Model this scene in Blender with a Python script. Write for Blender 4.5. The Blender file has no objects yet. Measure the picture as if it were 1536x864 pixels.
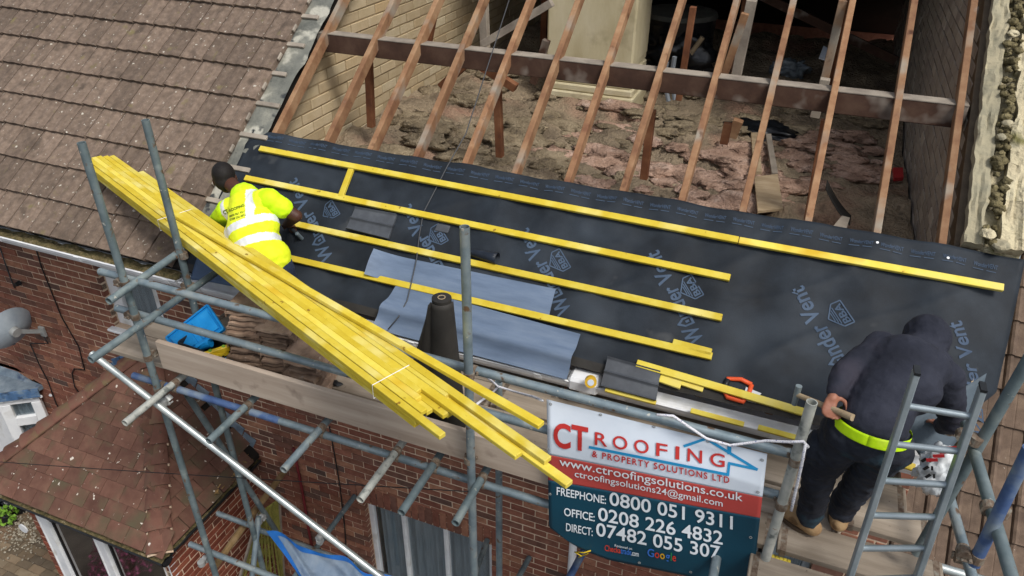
import bpy, bmesh, math, random
from mathutils import Vector, Matrix, noise
random.seed(7)
SC = bpy.context.scene
COL = SC.collection
PI = math.pi

# ------------------------------------------------------------------ camera
CAM = Vector((0, 0, 8))
FPX, IW, IH = 1124.38, 1536, 864
ROW_R = Vector((0.92754, 0.37367, 0.00668))
ROW_U = Vector((-0.20212, 0.48651, 0.84997))
ROW_F = Vector((-0.31436, 0.78973, -0.52678))
cd = bpy.data.cameras.new('camera')
cam = bpy.data.objects.new('camera', cd); COL.objects.link(cam)
cd.sensor_width = 36; cd.lens = FPX / IW * 36; cd.clip_start = 0.05; cd.clip_end = 2000
mw = Matrix((ROW_R, ROW_U, -ROW_F)).transposed().to_4x4(); mw.translation = CAM
cam.matrix_world = mw
SC.camera = cam
# ------------------------------------------------------------------ world, sun, exposure
W = bpy.data.worlds.new('World'); SC.world = W; W.use_nodes = True
nt = W.node_tree; nt.nodes.clear()
sky = nt.nodes.new('ShaderNodeTexSky'); sky.sky_type = 'NISHITA'; sky.sun_disc = False
SUN_EL, SUN_AZ = math.radians(55), math.radians(120)
sky.sun_elevation = SUN_EL; sky.sun_rotation = SUN_AZ
sky.dust_density = 3.0; sky.air_density = 1.0
hs = nt.nodes.new('ShaderNodeHueSaturation'); hs.inputs['Saturation'].default_value = 0.42
bg = nt.nodes.new('ShaderNodeBackground'); bg.inputs['Strength'].default_value = 0.125
ow = nt.nodes.new('ShaderNodeOutputWorld')
nt.links.new(sky.outputs[0], hs.inputs['Color']); nt.links.new(hs.outputs[0], bg.inputs[0]); nt.links.new(bg.outputs[0], ow.inputs[0])
sl = bpy.data.lights.new('sun', 'SUN'); sl.energy = 2.0; sl.angle = math.radians(16); sl.color = (1.0, 0.95, 0.88)
so = bpy.data.objects.new('sun', sl); COL.objects.link(so); so.location = (0, 0, 30)
sd = Vector((math.sin(SUN_AZ) * math.cos(SUN_EL), math.cos(SUN_AZ) * math.cos(SUN_EL), math.sin(SUN_EL)))
so.rotation_euler = sd.to_track_quat('Z', 'Y').to_euler()
SC.view_settings.view_transform = 'Standard'; SC.view_settings.look = 'None'
SC.view_settings.exposure = 0.36; SC.view_settings.gamma = 1.0
SC.view_settings.use_curve_mapping = False

# ------------------------------------------------------------------ pixel -> place
def ray(x, y):
    a = (x - IW / 2) / FPX; b = -(y - IH / 2) / FPX
    return (ROW_R * a + ROW_U * b + ROW_F).normalized()
def Yp(x, y, Y): r = ray(x, y); return CAM + r * (Y / r.y)
def Zp(x, y, Z): r = ray(x, y); return CAM + r * ((Z - 8) / r.z)
def Xp(x, y, X): r = ray(x, y); return CAM + r * (X / r.x)
SN = Vector((0, -0.58219, 0.81305)); SU = Vector((0, 0.81305, 0.58219))   # roof normal, up-slope
def Rp(x, y, off=0.0): r = ray(x, y); return CAM + r * ((-4.4289 + off) / SN.dot(r))
def RV(X, v, off=0.0):                      # v = distance up the slope
    Y = v * 0.81305
    return Vector((X, Y, 2.5527 + 0.71606 * Y)) + SN * off
def roofz(Y): return 2.5527 + 0.71606 * Y
def pix(p):
    d = Vector(p) - CAM; z = d.dot(ROW_F)
    return (IW / 2 + FPX * d.dot(ROW_R) / z, IH / 2 - FPX * d.dot(ROW_U) / z)

# ------------------------------------------------------------------ mesh collector
class MB:
    def __init__(s): s.v = []; s.f = []; s.m = []
    def add(s, vs, fs, mi=0):
        o = len(s.v); s.v += [Vector(p) for p in vs]
        s.f += [tuple(i + o for i in f) for f in fs]; s.m += [mi] * len(fs); return s
    def box(s, c, size, rot=None, mi=0):
        hx, hy, hz = size[0] / 2, size[1] / 2, size[2] / 2
        vs = [Vector((x, y, z)) for x in (-hx, hx) for y in (-hy, hy) for z in (-hz, hz)]
        if rot is not None: vs = [rot @ p for p in vs]
        c = Vector(c)
        return s.add([p + c for p in vs], [(0, 1, 3, 2), (4, 6, 7, 5), (0, 4, 5, 1), (2, 3, 7, 6), (0, 2, 6, 4), (1, 5, 7, 3)], mi)
    def cbox(s, c, size, rot=None, ch=0.004, mi=0):      # chamfered box
        hx, hy, hz = [q / 2 for q in size]; ch = min(ch, hx * .6, hy * .6, hz * .6)
        bm = bmesh.new(); bmesh.ops.create_cube(bm, size=1)
        for p in bm.verts: p.co = Vector((p.co.x * size[0], p.co.y * size[1], p.co.z * size[2]))
        bmesh.ops.bevel(bm, geom=bm.edges[:], offset=ch, segments=1, affect='EDGES')
        bm.verts.index_update(); c = Vector(c)
        vs = [((rot @ p.co) if rot is not None else p.co) + c for p in bm.verts]
        fs = [tuple(p.index for p in f.verts) for f in bm.faces]; bm.free()
        return s.add(vs, fs, mi)
    def bar(s, p0, p1, w, h, up=(0, 0, 1), mi=0, ch=0):  # rectangular bar from p0 to p1
        p0, p1 = Vector(p0), Vector(p1); d = (p1 - p0); L = d.length; d.normalize()
        u = Vector(up); sx = d.cross(u).normalized(); uu = sx.cross(d).normalized()
        R = Matrix((d, sx, uu)).transposed()
        return (s.cbox((p0 + p1) / 2, (L, w, h), R, ch, mi) if ch else s.box((p0 + p1) / 2, (L, w, h), R, mi))
    def tube(s, p0, p1, r, r1=None, n=14, wall=0, cap=True, mi=0):
        p0, p1 = Vector(p0), Vector(p1); r1 = r if r1 is None else r1
        d = (p1 - p0).normalized(); a = d.orthogonal().normalized(); b = d.cross(a)
        ring = lambda c, rr: [c + (a * math.cos(2 * PI * i / n) + b * math.sin(2 * PI * i / n)) * rr for i in range(n)]
        if wall:
            vs = ring(p0, r) + ring(p1, r1) + ring(p0, r - wall) + ring(p1, r1 - wall)
            fs = []
            for i in range(n):
                j = (i + 1) % n
                fs += [(i, j, n + j, n + i), (2 * n + j, 2 * n + i, 3 * n + i, 3 * n + j), (j, i, 2 * n + i, 2 * n + j), (n + i, n + j, 3 * n + j, 3 * n + i)]
        else:
            vs = ring(p0, r) + ring(p1, r1)
            fs = [(i, (i + 1) % n, n + (i + 1) % n, n + i) for i in range(n)]
            if cap: fs += [tuple(range(n - 1, -1, -1)), tuple(range(n, 2 * n))]
        return s.add(vs, fs, mi)
    def sweep(s, pts, r, n=8, mi=0):
        pts = [Vector(p) for p in pts]; vs = []; fs = []
        a = None
        for k, p in enumerate(pts):
            d = (pts[min(k + 1, len(pts) - 1)] - pts[max(k - 1, 0)]).normalized()
            if a is None: a = d.orthogonal().normalized()
            a = (a - d * a.dot(d)).normalized(); b = d.cross(a)
            rr = r[k] if isinstance(r, (list, tuple)) else r
            vs += [p + (a * math.cos(2 * PI * i / n) + b * math.sin(2 * PI * i / n)) * rr for i in range(n)]
        for k in range(len(pts) - 1):
            for i in range(n):
                j = (i + 1) % n; fs.append((k * n + i, k * n + j, (k + 1) * n + j, (k + 1) * n + i))
        fs += [tuple(range(n - 1, -1, -1)), tuple(range((len(pts) - 1) * n, len(pts) * n))]
        return s.add(vs, fs, mi)
    def prism(s, poly, d, mi=0):                          # poly: list of 3D points, extruded by d
        n = len(poly); d = Vector(d); vs = [Vector(p) for p in poly] + [Vector(p) + d for p in poly]
        fs = [tuple(range(n - 1, -1, -1)), tuple(range(n, 2 * n))] + [(i, (i + 1) % n, n + (i + 1) % n, n + i) for i in range(n)]
        return s.add(vs, fs, mi)
    def grid(s, fn, nu, nv, th=None, mi=0):               # fn(u,v) -> point; th = thickness vector or None
        vs = [Vector(fn(i / nu, j / nv)) for j in range(nv + 1) for i in range(nu + 1)]
        q = lambda i, j: j * (nu + 1) + i
        fs = [(q(i, j), q(i + 1, j), q(i + 1, j + 1), q(i, j + 1)) for j in range(nv) for i in range(nu)]
        if th is not None:
            N = len(vs); th = Vector(th); vs = vs + [p + th for p in vs]
            fs += [tuple(N + k for k in reversed(f)) for f in fs]
            bd = [q(i, 0) for i in range(nu + 1)] + [q(nu, j) for j in range(1, nv + 1)] + [q(i, nv) for i in range(nu - 1, -1, -1)] + [q(0, j) for j in range(nv - 1, 0, -1)]
            for k in range(len(bd)):
                a, b = bd[k], bd[(k + 1) % len(bd)]; fs.append((b, a, N + a, N + b))
        return s.add(vs, fs, mi)
    def mesh(s, name, mats, smooth=False, center=None):
        c = center if center is not None else (sum(s.v, Vector()) / max(1, len(s.v)))
        me = bpy.data.meshes.new(name); me.from_pydata([p - c for p in s.v], [], s.f)
        for m in (mats if isinstance(mats, (list, tuple)) else [mats]): me.materials.append(m)
        if any(s.m): me.polygons.foreach_set('material_index', s.m)
        if smooth: me.polygons.foreach_set('use_smooth', [True] * len(s.f))
        me.update(); return me, c
    def obj(s, name, mats, parent=None, smooth=False, kind=None, recalc=False):
        me, c = s.mesh(name, mats, smooth)
        if recalc:
            bm = bmesh.new(); bm.from_mesh(me); bmesh.ops.recalc_face_normals(bm, faces=bm.faces[:]); bm.to_mesh(me); bm.free()
        return link(name, me, c, parent, kind)
def link(name, me, loc, parent=None, kind=None, rot=None):
    o = bpy.data.objects.new(name, me); COL.objects.link(o); o.location = loc
    if rot is not None: o.rotation_euler = rot.to_euler() if isinstance(rot, Matrix) else rot
    if parent is not None: adopt(o, parent)
    if kind: o['kind'] = kind
    return o
WLOC = {}
def wmat(o):                                             # world matrix of things placed by loc/rot with parent inverse (no depsgraph needed)
    return Matrix.LocRotScale(o.location, o.rotation_euler, o.scale)
def adopt(o, parent):
    o.parent = parent
    o.matrix_parent_inverse = (WLOC[parent.name] if parent.name in WLOC else wmat(parent)).inverted()
    WLOC[o.name] = wmat(o)
def empty(name, loc):
    o = bpy.data.objects.new(name, None); COL.objects.link(o); o.location = loc; o.empty_display_size = .2; return o
def tag(o, label, cat, group=None):
    o['label'] = label; o['category'] = cat
    if group: o['group'] = group
    return o
def shade_auto(o, ang=35):
    me = o.data
    me.polygons.foreach_set('use_smooth', [True] * len(me.polygons))
    try: me.set_sharp_from_angle(angle=math.radians(ang))
    except Exception: pass
    return o

# ------------------------------------------------------------------ materials
def H(h):
    c = [int(h[i:i + 2], 16) / 255 for i in (0, 2, 4)]
    return tuple((x / 12.92 if x <= .04045 else ((x + .055) / 1.055) ** 2.4) for x in c) + (1,)
def mat(name, cols, scale=6, rough=.75, bump=.15, bscale=None, metal=0, rnd=0.12, stretch=(1, 1, 1), detail=6, spec=.35,
        spots=None, ramp=None, world=False, palette=None, trans=0, coat=0, sheen=0, bdist=.01):
    m = bpy.data.materials.new(name); m.use_nodes = True; N = m.node_tree.nodes; Lk = m.node_tree.links.new
    P = N['Principled BSDF']; P.inputs['Roughness'].default_value = rough; P.inputs['Metallic'].default_value = metal
    P.inputs['Specular IOR Level'].default_value = spec
    if coat: P.inputs['Coat Weight'].default_value = coat
    if sheen: P.inputs['Sheen Weight'].default_value = sheen
    tc = N.new('ShaderNodeTexCoord'); oi = N.new('ShaderNodeObjectInfo'); geo = N.new('ShaderNodeNewGeometry')
    src = geo.outputs['Position'] if world else tc.outputs['Object']
    addv = N.new('ShaderNodeVectorMath'); addv.operation = 'MULTIPLY_ADD'
    Lk(oi.outputs['Random'], addv.inputs[0]); addv.inputs[1].default_value = (37, 53, 71) if not world else (0, 0, 0); Lk(src, addv.inputs[2])
    mp = N.new('ShaderNodeMapping'); mp.inputs['Scale'].default_value = stretch; Lk(addv.outputs[0], mp.inputs['Vector'])
    nz = N.new('ShaderNodeTexNoise'); nz.inputs['Scale'].default_value = scale; nz.inputs['Detail'].default_value = detail; nz.inputs['Roughness'].default_value = .62
    Lk(mp.outputs[0], nz.inputs['Vector'])
    cr = N.new('ShaderNodeValToRGB'); E = cr.color_ramp.elements
    lo, hi = ramp or (.32, .68)
    cols = [H(c) if isinstance(c, str) else c for c in cols]
    E[0].position = lo; E[0].color = cols[0]; E[1].position = hi; E[1].color = cols[-1]
    for k in range(1, len(cols) - 1):
        e = E.new(lo + (hi - lo) * k / (len(cols) - 1)); e.color = cols[k]
    Lk(nz.outputs['Fac'], cr.inputs[0]); out = cr.outputs[0]
    ad = N.new('ShaderNodeMath'); ad.operation = 'ADD'; Lk(oi.outputs['Random'], ad.inputs[0]); Lk(geo.outputs['Random Per Island'], ad.inputs[1])
    fr = N.new('ShaderNodeMath'); fr.operation = 'FRACT'; Lk(ad.outputs[0], fr.inputs[0])
    if palette:                                          # each piece picks its own tint
        pr = N.new('ShaderNodeValToRGB'); pe = pr.color_ramp.elements; pr.color_ramp.interpolation = 'LINEAR'
        pal = [H(c) for c in palette]; pe[0].position = 0; pe[0].color = pal[0]; pe[1].position = 1; pe[1].color = pal[-1]
        for k in range(1, len(pal) - 1): pe.new(k / (len(pal) - 1)).color = pal[k]
        Lk(fr.outputs[0], pr.inputs[0])
        mx = N.new('ShaderNodeMix'); mx.data_type = 'RGBA'; mx.blend_type = 'MULTIPLY'; mx.inputs['Factor'].default_value = 1
        Lk(pr.outputs[0], mx.inputs['A']); Lk(out, mx.inputs['B']); out = mx.outputs['Result']
    if rnd:
        hv = N.new('ShaderNodeHueSaturation'); mr = N.new('ShaderNodeMapRange')
        mr.inputs['To Min'].default_value = 1 - rnd; mr.inputs['To Max'].default_value = 1 + rnd
        Lk(fr.outputs[0], mr.inputs['Value']); Lk(mr.outputs[0], hv.inputs['Value']); Lk(out, hv.inputs['Color']); out = hv.outputs[0]
    for (sc, ss, lo2, hi2) in (spots or []):             # patches with a shape of their own: lichen, dirt, rust, paint
        n2 = N.new('ShaderNodeTexNoise'); n2.inputs['Scale'].default_value = ss; n2.inputs['Detail'].default_value = 3
        Lk(addv.outputs[0], n2.inputs['Vector'])
        m2 = N.new('ShaderNodeMapRange'); m2.inputs['From Min'].default_value = lo2; m2.inputs['From Max'].default_value = hi2; Lk(n2.outputs['Fac'], m2.inputs['Value'])
        mx = N.new('ShaderNodeMix'); mx.data_type = 'RGBA'; Lk(m2.outputs[0], mx.inputs['Factor']); Lk(out, mx.inputs['A']); mx.inputs['B'].default_value = H(sc); out = mx.outputs['Result']
    Lk(out, P.inputs['Base Color'])
    if bump:
        nb = N.new('ShaderNodeTexNoise'); nb.inputs['Scale'].default_value = bscale or scale * 4; nb.inputs['Detail'].default_value = 5; Lk(mp.outputs[0], nb.inputs['Vector'])
        bp = N.new('ShaderNodeBump'); bp.inputs['Strength'].default_value = bump; bp.inputs['Distance'].default_value = bdist; Lk(nb.outputs['Fac'], bp.inputs['Height']); Lk(bp.outputs[0], P.inputs['Normal'])
    if trans:
        P.inputs['Transmission Weight'].default_value = trans
    return m
def flat(name, c, rough=.6, metal=0, spec=.35): return mat(name, [c, c], rough=rough, metal=metal, bump=0, rnd=0, spec=spec)

Mt = {}
Mt['roof_tile'] = mat('concrete_tile', ['605247', '6d5e52', '7c6c5f'], 22, .92, .7, 150, rnd=.2, spots=[('564a40', 7, .56, .72), ('b9b3a6', 30, .675, .715), ('6f6644', 9, .64, .8)], bdist=.006)
Mt['old_tile'] = mat('old_tile', ['7d6757', '967e6b', 'ab947f'], 9, .9, .5, 120, rnd=.2, spots=[('5a4a40', 6, .58, .72), ('bdb2a4', 20, .68, .74)], bdist=.006)
Mt['low_tile'] = mat('low_roof_tile', ['54463b', '635347', '746354'], 8, .9, .5, 120, rnd=.12, spots=[('4e4038', 5, .6, .75), ('c9c2b6', 30, .73, .77)], bdist=.006)
Mt['plain_tile'] = mat('clay_plain_tile', ['55392f', '604338', '6a4e40'], 7, .88, .4, 90, rnd=.2, spots=[('524a38', 4, .50, .72), ('c9c2b6', 19, .675, .71)], bdist=.005)
Mt['bonnet'] = mat('bonnet_tile', ['583a30', '644439', '614c3e'], 7, .88, .4, 90, rnd=.18, spots=[('66583f', 6, .55, .7), ('d9d2c8', 20, .71, .75)], bdist=.005)
Mt['brick'] = mat('red_brick', ['cfc6c2', 'ffffff'], 14, .9, .5, 160, rnd=.1, palette=['895646', '96624f', '825142', '9d6e59', '8a5c49', '6a4d42', '9a6653', '5c4a43', '905f4d', 'a3765d', '845647'], bdist=.004)
Mt['brick_porch'] = mat('porch_brick', ['cfc6c2', 'ffffff'], 14, .9, .5, 160, rnd=.1, palette=['8a4a38', '95523f', '7d4232', '9c5b45', '86503f', '6a3f33'], bdist=.004)
Mt['mortar'] = mat('mortar', ['c2aa92', 'd6c0a8'], 20, .95, .5, 120, rnd=0)
Mt['block'] = mat('cream_block', ['f0ece4', 'ffffff'], 8, .92, .5, 60, rnd=.06, palette=['b3a183', 'bfae90', 'c5b698', 'a8977a', 'c9bda2', 'b59f7c'], bdist=.006)
Mt['block_grey'] = mat('grey_wall_brick', ['e8e4e0', 'ffffff'], 8, .92, .4, 60, rnd=.06, palette=['a39c92', 'b0a99f', '98918a', 'b8b1a6'], bdist=.006)
Mt['block_mortar'] = mat('dark_mortar', ['5e5448', '6f6454'], 20, .95, .4, 100, rnd=0)
Mt['cream_mortar'] = mat('cream_mortar', ['8f7d62', 'a1906f'], 20, .95, .4, 100, rnd=0)
Mt['render'] = mat('cream_render', ['b9ad8a', 'c9bf9e', 'd5ccb0'], 3, .9, .4, 40, rnd=0, stretch=(1, 1, .35), spots=[('9b8f70', 4, .6, .8)], bdist=.006)
Mt['rafter'] = mat('rafter_timber', ['6c4934', '856347', '9a7b5d'], 5, .8, .35, 60, rnd=.16, stretch=(1, 1, 1), spots=[('8d8578', 3.0, .55, .68), ('4e3020', 9, .66, .75)], bdist=.004)
Mt['purlin'] = mat('purlin_timber', ['3d2a21', '4b352a', '5a4437'], 5, .85, .35, 60, rnd=.1, spots=[('8a8177', 3.5, .55, .7)], bdist=.004)
Mt['grey_timber'] = mat('weathered_timber', ['7d746a', '938a7e', 'a59b8d'], 6, .85, .4, 60, rnd=.12, bdist=.004)
Mt['strut'] = mat('strut_timber', ['5f3a28', '75492f', '8a5f42'], 5, .82, .3, 60, rnd=.15, bdist=.004)
Mt['board'] = mat('scaffold_board', ['74695c', '8a7f71', '9c9183'], 3, .88, .4, 50, rnd=.1, stretch=(.35, 4, 4), spots=[('6b6053', 2.5, .56, .75), ('54493f', 30, .7, .76)], bdist=.004)
Mt['toe'] = mat('toe_board', ['978778', 'a8998a', 'b5a798'], 3, .85, .3, 50, rnd=.05, stretch=(.3, 4, 4), spots=[('85766a', 6, .62, .74)], bdist=.004)
Mt['batten'] = mat('yellow_batten', ['c0a624', 'cbb434', 'd3c252'], 5, .62, .2, 60, rnd=.1, stretch=(1, 1, 1), spots=[('d9cd7a', 3.2, .56, .70), ('8a6a1c', 17, .685, .73)], bdist=.003)
Mt['batten_pale'] = mat('yellow_batten_pale', ['cfb736', 'd8c650', 'd2c266'], 5, .62, .2, 60, rnd=.1, spots=[('c9a51c', 3, .55, .7), ('9a7416', 22, .73, .78)], bdist=.003)
Mt['steel'] = mat('galvanised_tube', ['66757c', '7a888f', '8d999b'], 7, .48, .2, 60, metal=.45, rnd=.1, spots=[('9aa2a1', 6, .56, .68), ('6b5644', 14, .63, .70), ('b7b7ae', 26, .68, .72)], bdist=.002)
Mt['steel_dark'] = mat('painted_tube', ['566468', '667478', '788486'], 7, .55, .2, 60, metal=.25, rnd=.08, spots=[('828d8c', 8, .56, .68), ('66513f', 15, .64, .71), ('b0b0a6', 27, .69, .73)], bdist=.002)
Mt['steel_bright'] = mat('bright_tube', ['9aa3a4', 'aeb6b6', 'c0c6c4'], 7, .38, .15, 60, metal=.6, rnd=.05, bdist=.002)
Mt['steel_white'] = mat('paint_splashed_tube', ['8d918c', 'a5a8a2', 'bcbdb5'], 9, .6, .3, 60, metal=.2, rnd=.05, spots=[('6a6f6c', 14, .56, .66), ('7a5a3c', 18, .68, .76)], bdist=.002)
Mt['steel_blue'] = mat('blue_painted_tube', ['3a4f78', '4a618a', '74869c'], 5, .5, .2, 60, metal=.15, rnd=.04, spots=[('808b92', 5, .52, .7)], bdist=.002)
Mt['coupler'] = mat('rusty_coupler', ['5a4a3e', '77685a', '8d8a80'], 30, .7, .4, 90, metal=.4, rnd=.15, bdist=.003)
Mt['alu'] = mat('ladder_aluminium', ['87939a', '98a4aa', 'a9b3b8'], 6, .42, .12, 70, metal=.6, rnd=.04, bdist=.002)
Mt['felt'] = mat('roofing_membrane', ['181c21', '20262d', '2b323a'], 2.2, .66, .25, 120, rnd=0, spec=.22, spots=[('383f47', 1.6, .52, .78), ('4a4c4e', 3.5, .68, .84)], bdist=.003)
Mt['felt_dark'] = mat('roofing_membrane_roll', ['211f1d', '2b2926', '35322e'], 4, .7, .3, 90, rnd=0, bdist=.003)
Mt['felt_under'] = mat('membrane_underside', ['46525c', '54616b'], 3, .7, .2, 60, rnd=0)
Mt['print'] = mat('membrane_print', ['3a4a5e', '48596e'], 8, .7, .2, 90, rnd=0)
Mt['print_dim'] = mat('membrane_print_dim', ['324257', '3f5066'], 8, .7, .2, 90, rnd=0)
Mt['sheet'] = mat('grey_plastic_sheet', ['56657a', '617187', '6d7c90'], 2.5, .45, .05, 40, rnd=.03, stretch=(1, 5, 5))
Mt['new_tile'] = mat('new_grey_tile', ['3d4045', '464a50', '53575c'], 7, .6, .25, 90, rnd=.06, spots=[('6a6a68', 6, .66, .8)], bdist=.003)
Mt['white_pvc'] = mat('white_pvc', ['c9ccd0', 'dcdee0', 'e4e6e6'], 4, .4, .05, 40, rnd=.02, spots=[('a9a69e', 4, .6, .8)])
Mt['grey_pvc'] = mat('grey_pvc', ['7f868c', '8d949a'], 4, .45, .05, 40, rnd=.02)
Mt['moss'] = mat('moss_debris', ['3c3a24', '5d5436', '77694c'], 30, .95, .8, 80, rnd=.1, spots=[('87795f', 26, .6, .7)], bdist=.015)
Mt['glass'] = mat('window_glass', ['20262b', '2a3238'], 2, .06, 0, rnd=0, spec=.7, coat=.6)
Mt['glass_warm'] = mat('porch_glass', ['2a221d', '352b24'], 2, .06, 0, rnd=0, spec=.8, coat=.6)
Mt['curtain'] = mat('net_curtain', ['a2aab2', 'b9c0c6', 'c8ced2'], 12, .85, .2, 60, rnd=.05, stretch=(6, 6, .3))
Mt['lead'] = mat('lead_flashing', ['5f6e7d', '74838f', '8c98a2'], 8, .55, .4, 40, metal=.2, rnd=.05, spots=[('3d4c66', 7, .56, .7)], bdist=.006)
Mt['lead_blue'] = mat('blue_flashing', ['3d5878', '4c6c92', '7d8d98'], 8, .6, .4, 40, rnd=.05, spots=[('2f3a48', 9, .56, .68)], bdist=.006)
Mt['insul'] = mat('loft_insulation', ['6a5d4e', '877965', '9c8c75', 'a8977f'], 3.0, .98, 1.0, 34, rnd=0, world=True, spots=[('a5836f', 1.1, .56, .70), ('3a3028', 6, .62, .75)], bdist=.05)
Mt['insul_pink'] = mat('pink_insulation', ['8a6f5f', 'ab8d7a', 'bfa18f', 'cbb3a3'], 5, .98, 1.0, 40, rnd=.12, stretch=(1, 1, 1), spots=[('5d4a3e', 7, .6, .75)], bdist=.04)
Mt['insul_grey'] = mat('grey_insulation', ['6a5f50', '84765f', '988a72', 'a9997f'], 6, .98, 1.0, 40, rnd=.14, spots=[('9a8a70', 9, .64, .74)], bdist=.04)
Mt['black_plastic'] = mat('black_polythene', ['0f1114', '1a1d22'], 8, .28, .5, 14, rnd=.05, bdist=.02, spec=.5)
Mt['dark_plastic'] = mat('dark_plastic', ['17191b', '24272a'], 8, .45, .1, 40, rnd=.05)
Mt['dark_void'] = mat('old_felt_and_room_dark', ['1b1815', '26211d'], 6, .95, .2, 40, rnd=0)  # old felt under roofs; also near-black paint for room shade behind windows
Mt['blue_plastic'] = mat('blue_plastic', ['0d6fae', '1580c4', '2b90cf'], 5, .42, .08, 50, rnd=.03)
Mt['yellow_plastic'] = mat('yellow_plastic', ['c9a91c', 'd8bb2e'], 6, .45, .1, 60, rnd=.05)
Mt['tarp'] = mat('blue_tarpaulin', ['6f8298', '8496aa', '98a6b4'], 5, .35, .5, 16, rnd=0, stretch=(1, 1, .3), bdist=.02, spots=[('5e84b4', 4, .58, .7)])
Mt['tarp_blue'] = mat('tarpaulin_hem', ['1c5fae', '2d74c4'], 6, .4, .3, 20, rnd=0)
Mt['lattice'] = mat('mossy_trellis', ['6f7038', '87863f', '98904f'], 10, .9, .4, 60, rnd=.15)
Mt['pipe_red'] = mat('red_cable', ['5e1a1e', '73242a'], 10, .6, .1, 60, rnd=0)
Mt['cable'] = flat('black_cable', '16171a', .5)
Mt['wire'] = flat('grey_wire', '3f4144', .5)
Mt['rope'] = mat('blue_white_rope', ['5f6aa0', 'd8d8dc', 'd8d8dc', '4a5590'], 90, .85, .4, 150, rnd=0)
Mt['vinyl_white'] = mat('banner_white', ['c6d2e0', 'cfd9e5', 'd6dfe9'], 2, .45, .05, 30, rnd=0)
Mt['vinyl_red'] = mat('banner_red', ['b04440', 'b94c46'], 2, .45, .05, 30, rnd=0)
Mt['vinyl_navy'] = mat('banner_navy', ['0f3a4c', '154457'], 2, .42, .05, 30, rnd=0)
Mt['ink_red'] = flat('ink_red', 'b8322f', .5); Mt['ink_white'] = flat('ink_white', 'dde4ea', .5); Mt['ink_blue'] = flat('ink_blue', '1f8bc0', .5)
Mt['ink_yellow'] = flat('ink_yellow', 'd9a520', .5); Mt['ink_green'] = flat('ink_green', '2d8a4a', .5); Mt['ink_gblue'] = flat('ink_gblue', '3a70c8', .5); Mt['ink_gred'] = flat('ink_gred', 'c8402f', .5)
Mt['hiviz'] = mat('hi_vis_fabric', ['b4e000', 'c2ec08', 'cdf31a'], 6, .7, .2, 40, rnd=0, spots=[('dcf25a', 5, .6, .8)], bdist=.01)
Mt['hiviz_vest'] = mat('hi_vis_vest', ['cfe01a', 'dcea20', 'e4ee3c'], 6, .7, .2, 40, rnd=0, bdist=.01)
Mt['reflect'] = mat('reflective_tape', ['cfd3d6', 'dfe2e4'], 10, .35, .05, 50, rnd=0)
Mt['ink_dark'] = flat('ink_dark', '5a6410', .6)
Mt['navy'] = mat('navy_fleece', ['191c27', '212430', '2c2f3b'], 5, .9, .4, 40, rnd=0, spots=[('3a3640', 2.6, .54, .75)], bdist=.01)
Mt['trouser'] = mat('work_trousers', ['171a23', '21252f', '2d333e'], 6, .9, .5, 40, rnd=0, spots=[('26404c', 5, .6, .74)], bdist=.01)
Mt['denim'] = mat('dark_denim', ['1a2335', '223048'], 8, .9, .3, 60, rnd=0)
Mt['boot'] = mat('tan_boot', ['84684a', '977a57', 'a58a66'], 12, .8, .3, 60, rnd=0, spots=[('6a5238', 14, .6, .7)], bdist=.004)
Mt['sole'] = flat('boot_sole', '4f4133', .8)
Mt['skin_dark'] = mat('dark_skin', ['3e251b', '4d3024'], 8, .5, .1, 80, rnd=0)
Mt['skin_tan'] = mat('tan_skin', ['8a5a47', '9d6b55'], 8, .55, .15, 80, rnd=0)
Mt['hair'] = mat('black_hair', ['0d0a09', '17110f'], 60, .7, .6, 220, rnd=0, bdist=.004)
Mt['bag'] = mat('plastic_bag', ['b4bcc2', 'c9cfd3', 'd8dcde'], 7, .3, .6, 14, rnd=0, bdist=.02)
Mt['orange'] = flat('orange_plastic', 'd4532a', .45)
Mt['saw_steel'] = mat('saw_steel', ['b9bec2', 'ccd0d2'], 5, .3, .05, 40, metal=.5, rnd=0)
Mt['dish'] = mat('satellite_dish_grey', ['8a959f', '9aa4ac', 'a9b1b7'], 4, .5, .15, 40, rnd=0, spots=[('8a7a5c', 4, .62, .74), ('5f5a50', 9, .7, .78)])
Mt['dish_arm'] = flat('dish_arm_grey', '3a3d40', .5)
Mt['galv'] = mat('bracket_grey', ['9a9d9c', 'b2b4b2'], 10, .5, .2, 60, metal=.4, rnd=0)
Mt['stone'] = mat('wall_mortar_cap', ['a39a80', 'b8ad90', 'c5bb9c', '9a9684'], 5, .95, .9, 30, rnd=.12, spots=[('6e6a42', 4, .58, .7), ('8a8e8e', 3, .56, .7), ('5c5440', 12, .66, .76)], bdist=.03)
Mt['slab'] = mat('grey_coping', ['86826f', '979079', 'aba186'], 5, .95, .9, 22, rnd=.08, spots=[('b5ab88', 4, .58, .72), ('6b6a5c', 9, .64, .75)], bdist=.015)
Mt['clump'] = mat('moss_clump', ['59513a', '6f6648', '857a5a'], 14, .95, 1.0, 50, rnd=.2, spots=[('4a4228', 9, .58, .7)], bdist=.03)
Mt['paver'] = mat('block_paver', ['e0dbd4', 'ffffff'], 10, .92, .4, 70, rnd=.1, palette=['6b5d4c', '7a6b57', '5d5346', '857762', '6f5a48'], bdist=.004)
Mt['gravel'] = mat('gravel', ['7d7668', 'a39b8a', 'c4bcaa'], 60, .95, 1, 80, rnd=.2, bdist=.02)
Mt['ground'] = mat('ground_tarmac', ['3c3a36', '4a4742', '56524b'], 4, .95, .4, 60, rnd=0, world=True)
Mt['blossom'] = mat('pink_blossom', ['8a3a63', 'b05a86', 'c87ba2'], 20, .8, .3, 60, rnd=.3)
Mt['leaf'] = mat('leaf_green', ['4a6a1c', '638a28', '7ba03a'], 12, .7, .2, 60, rnd=.25)
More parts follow.
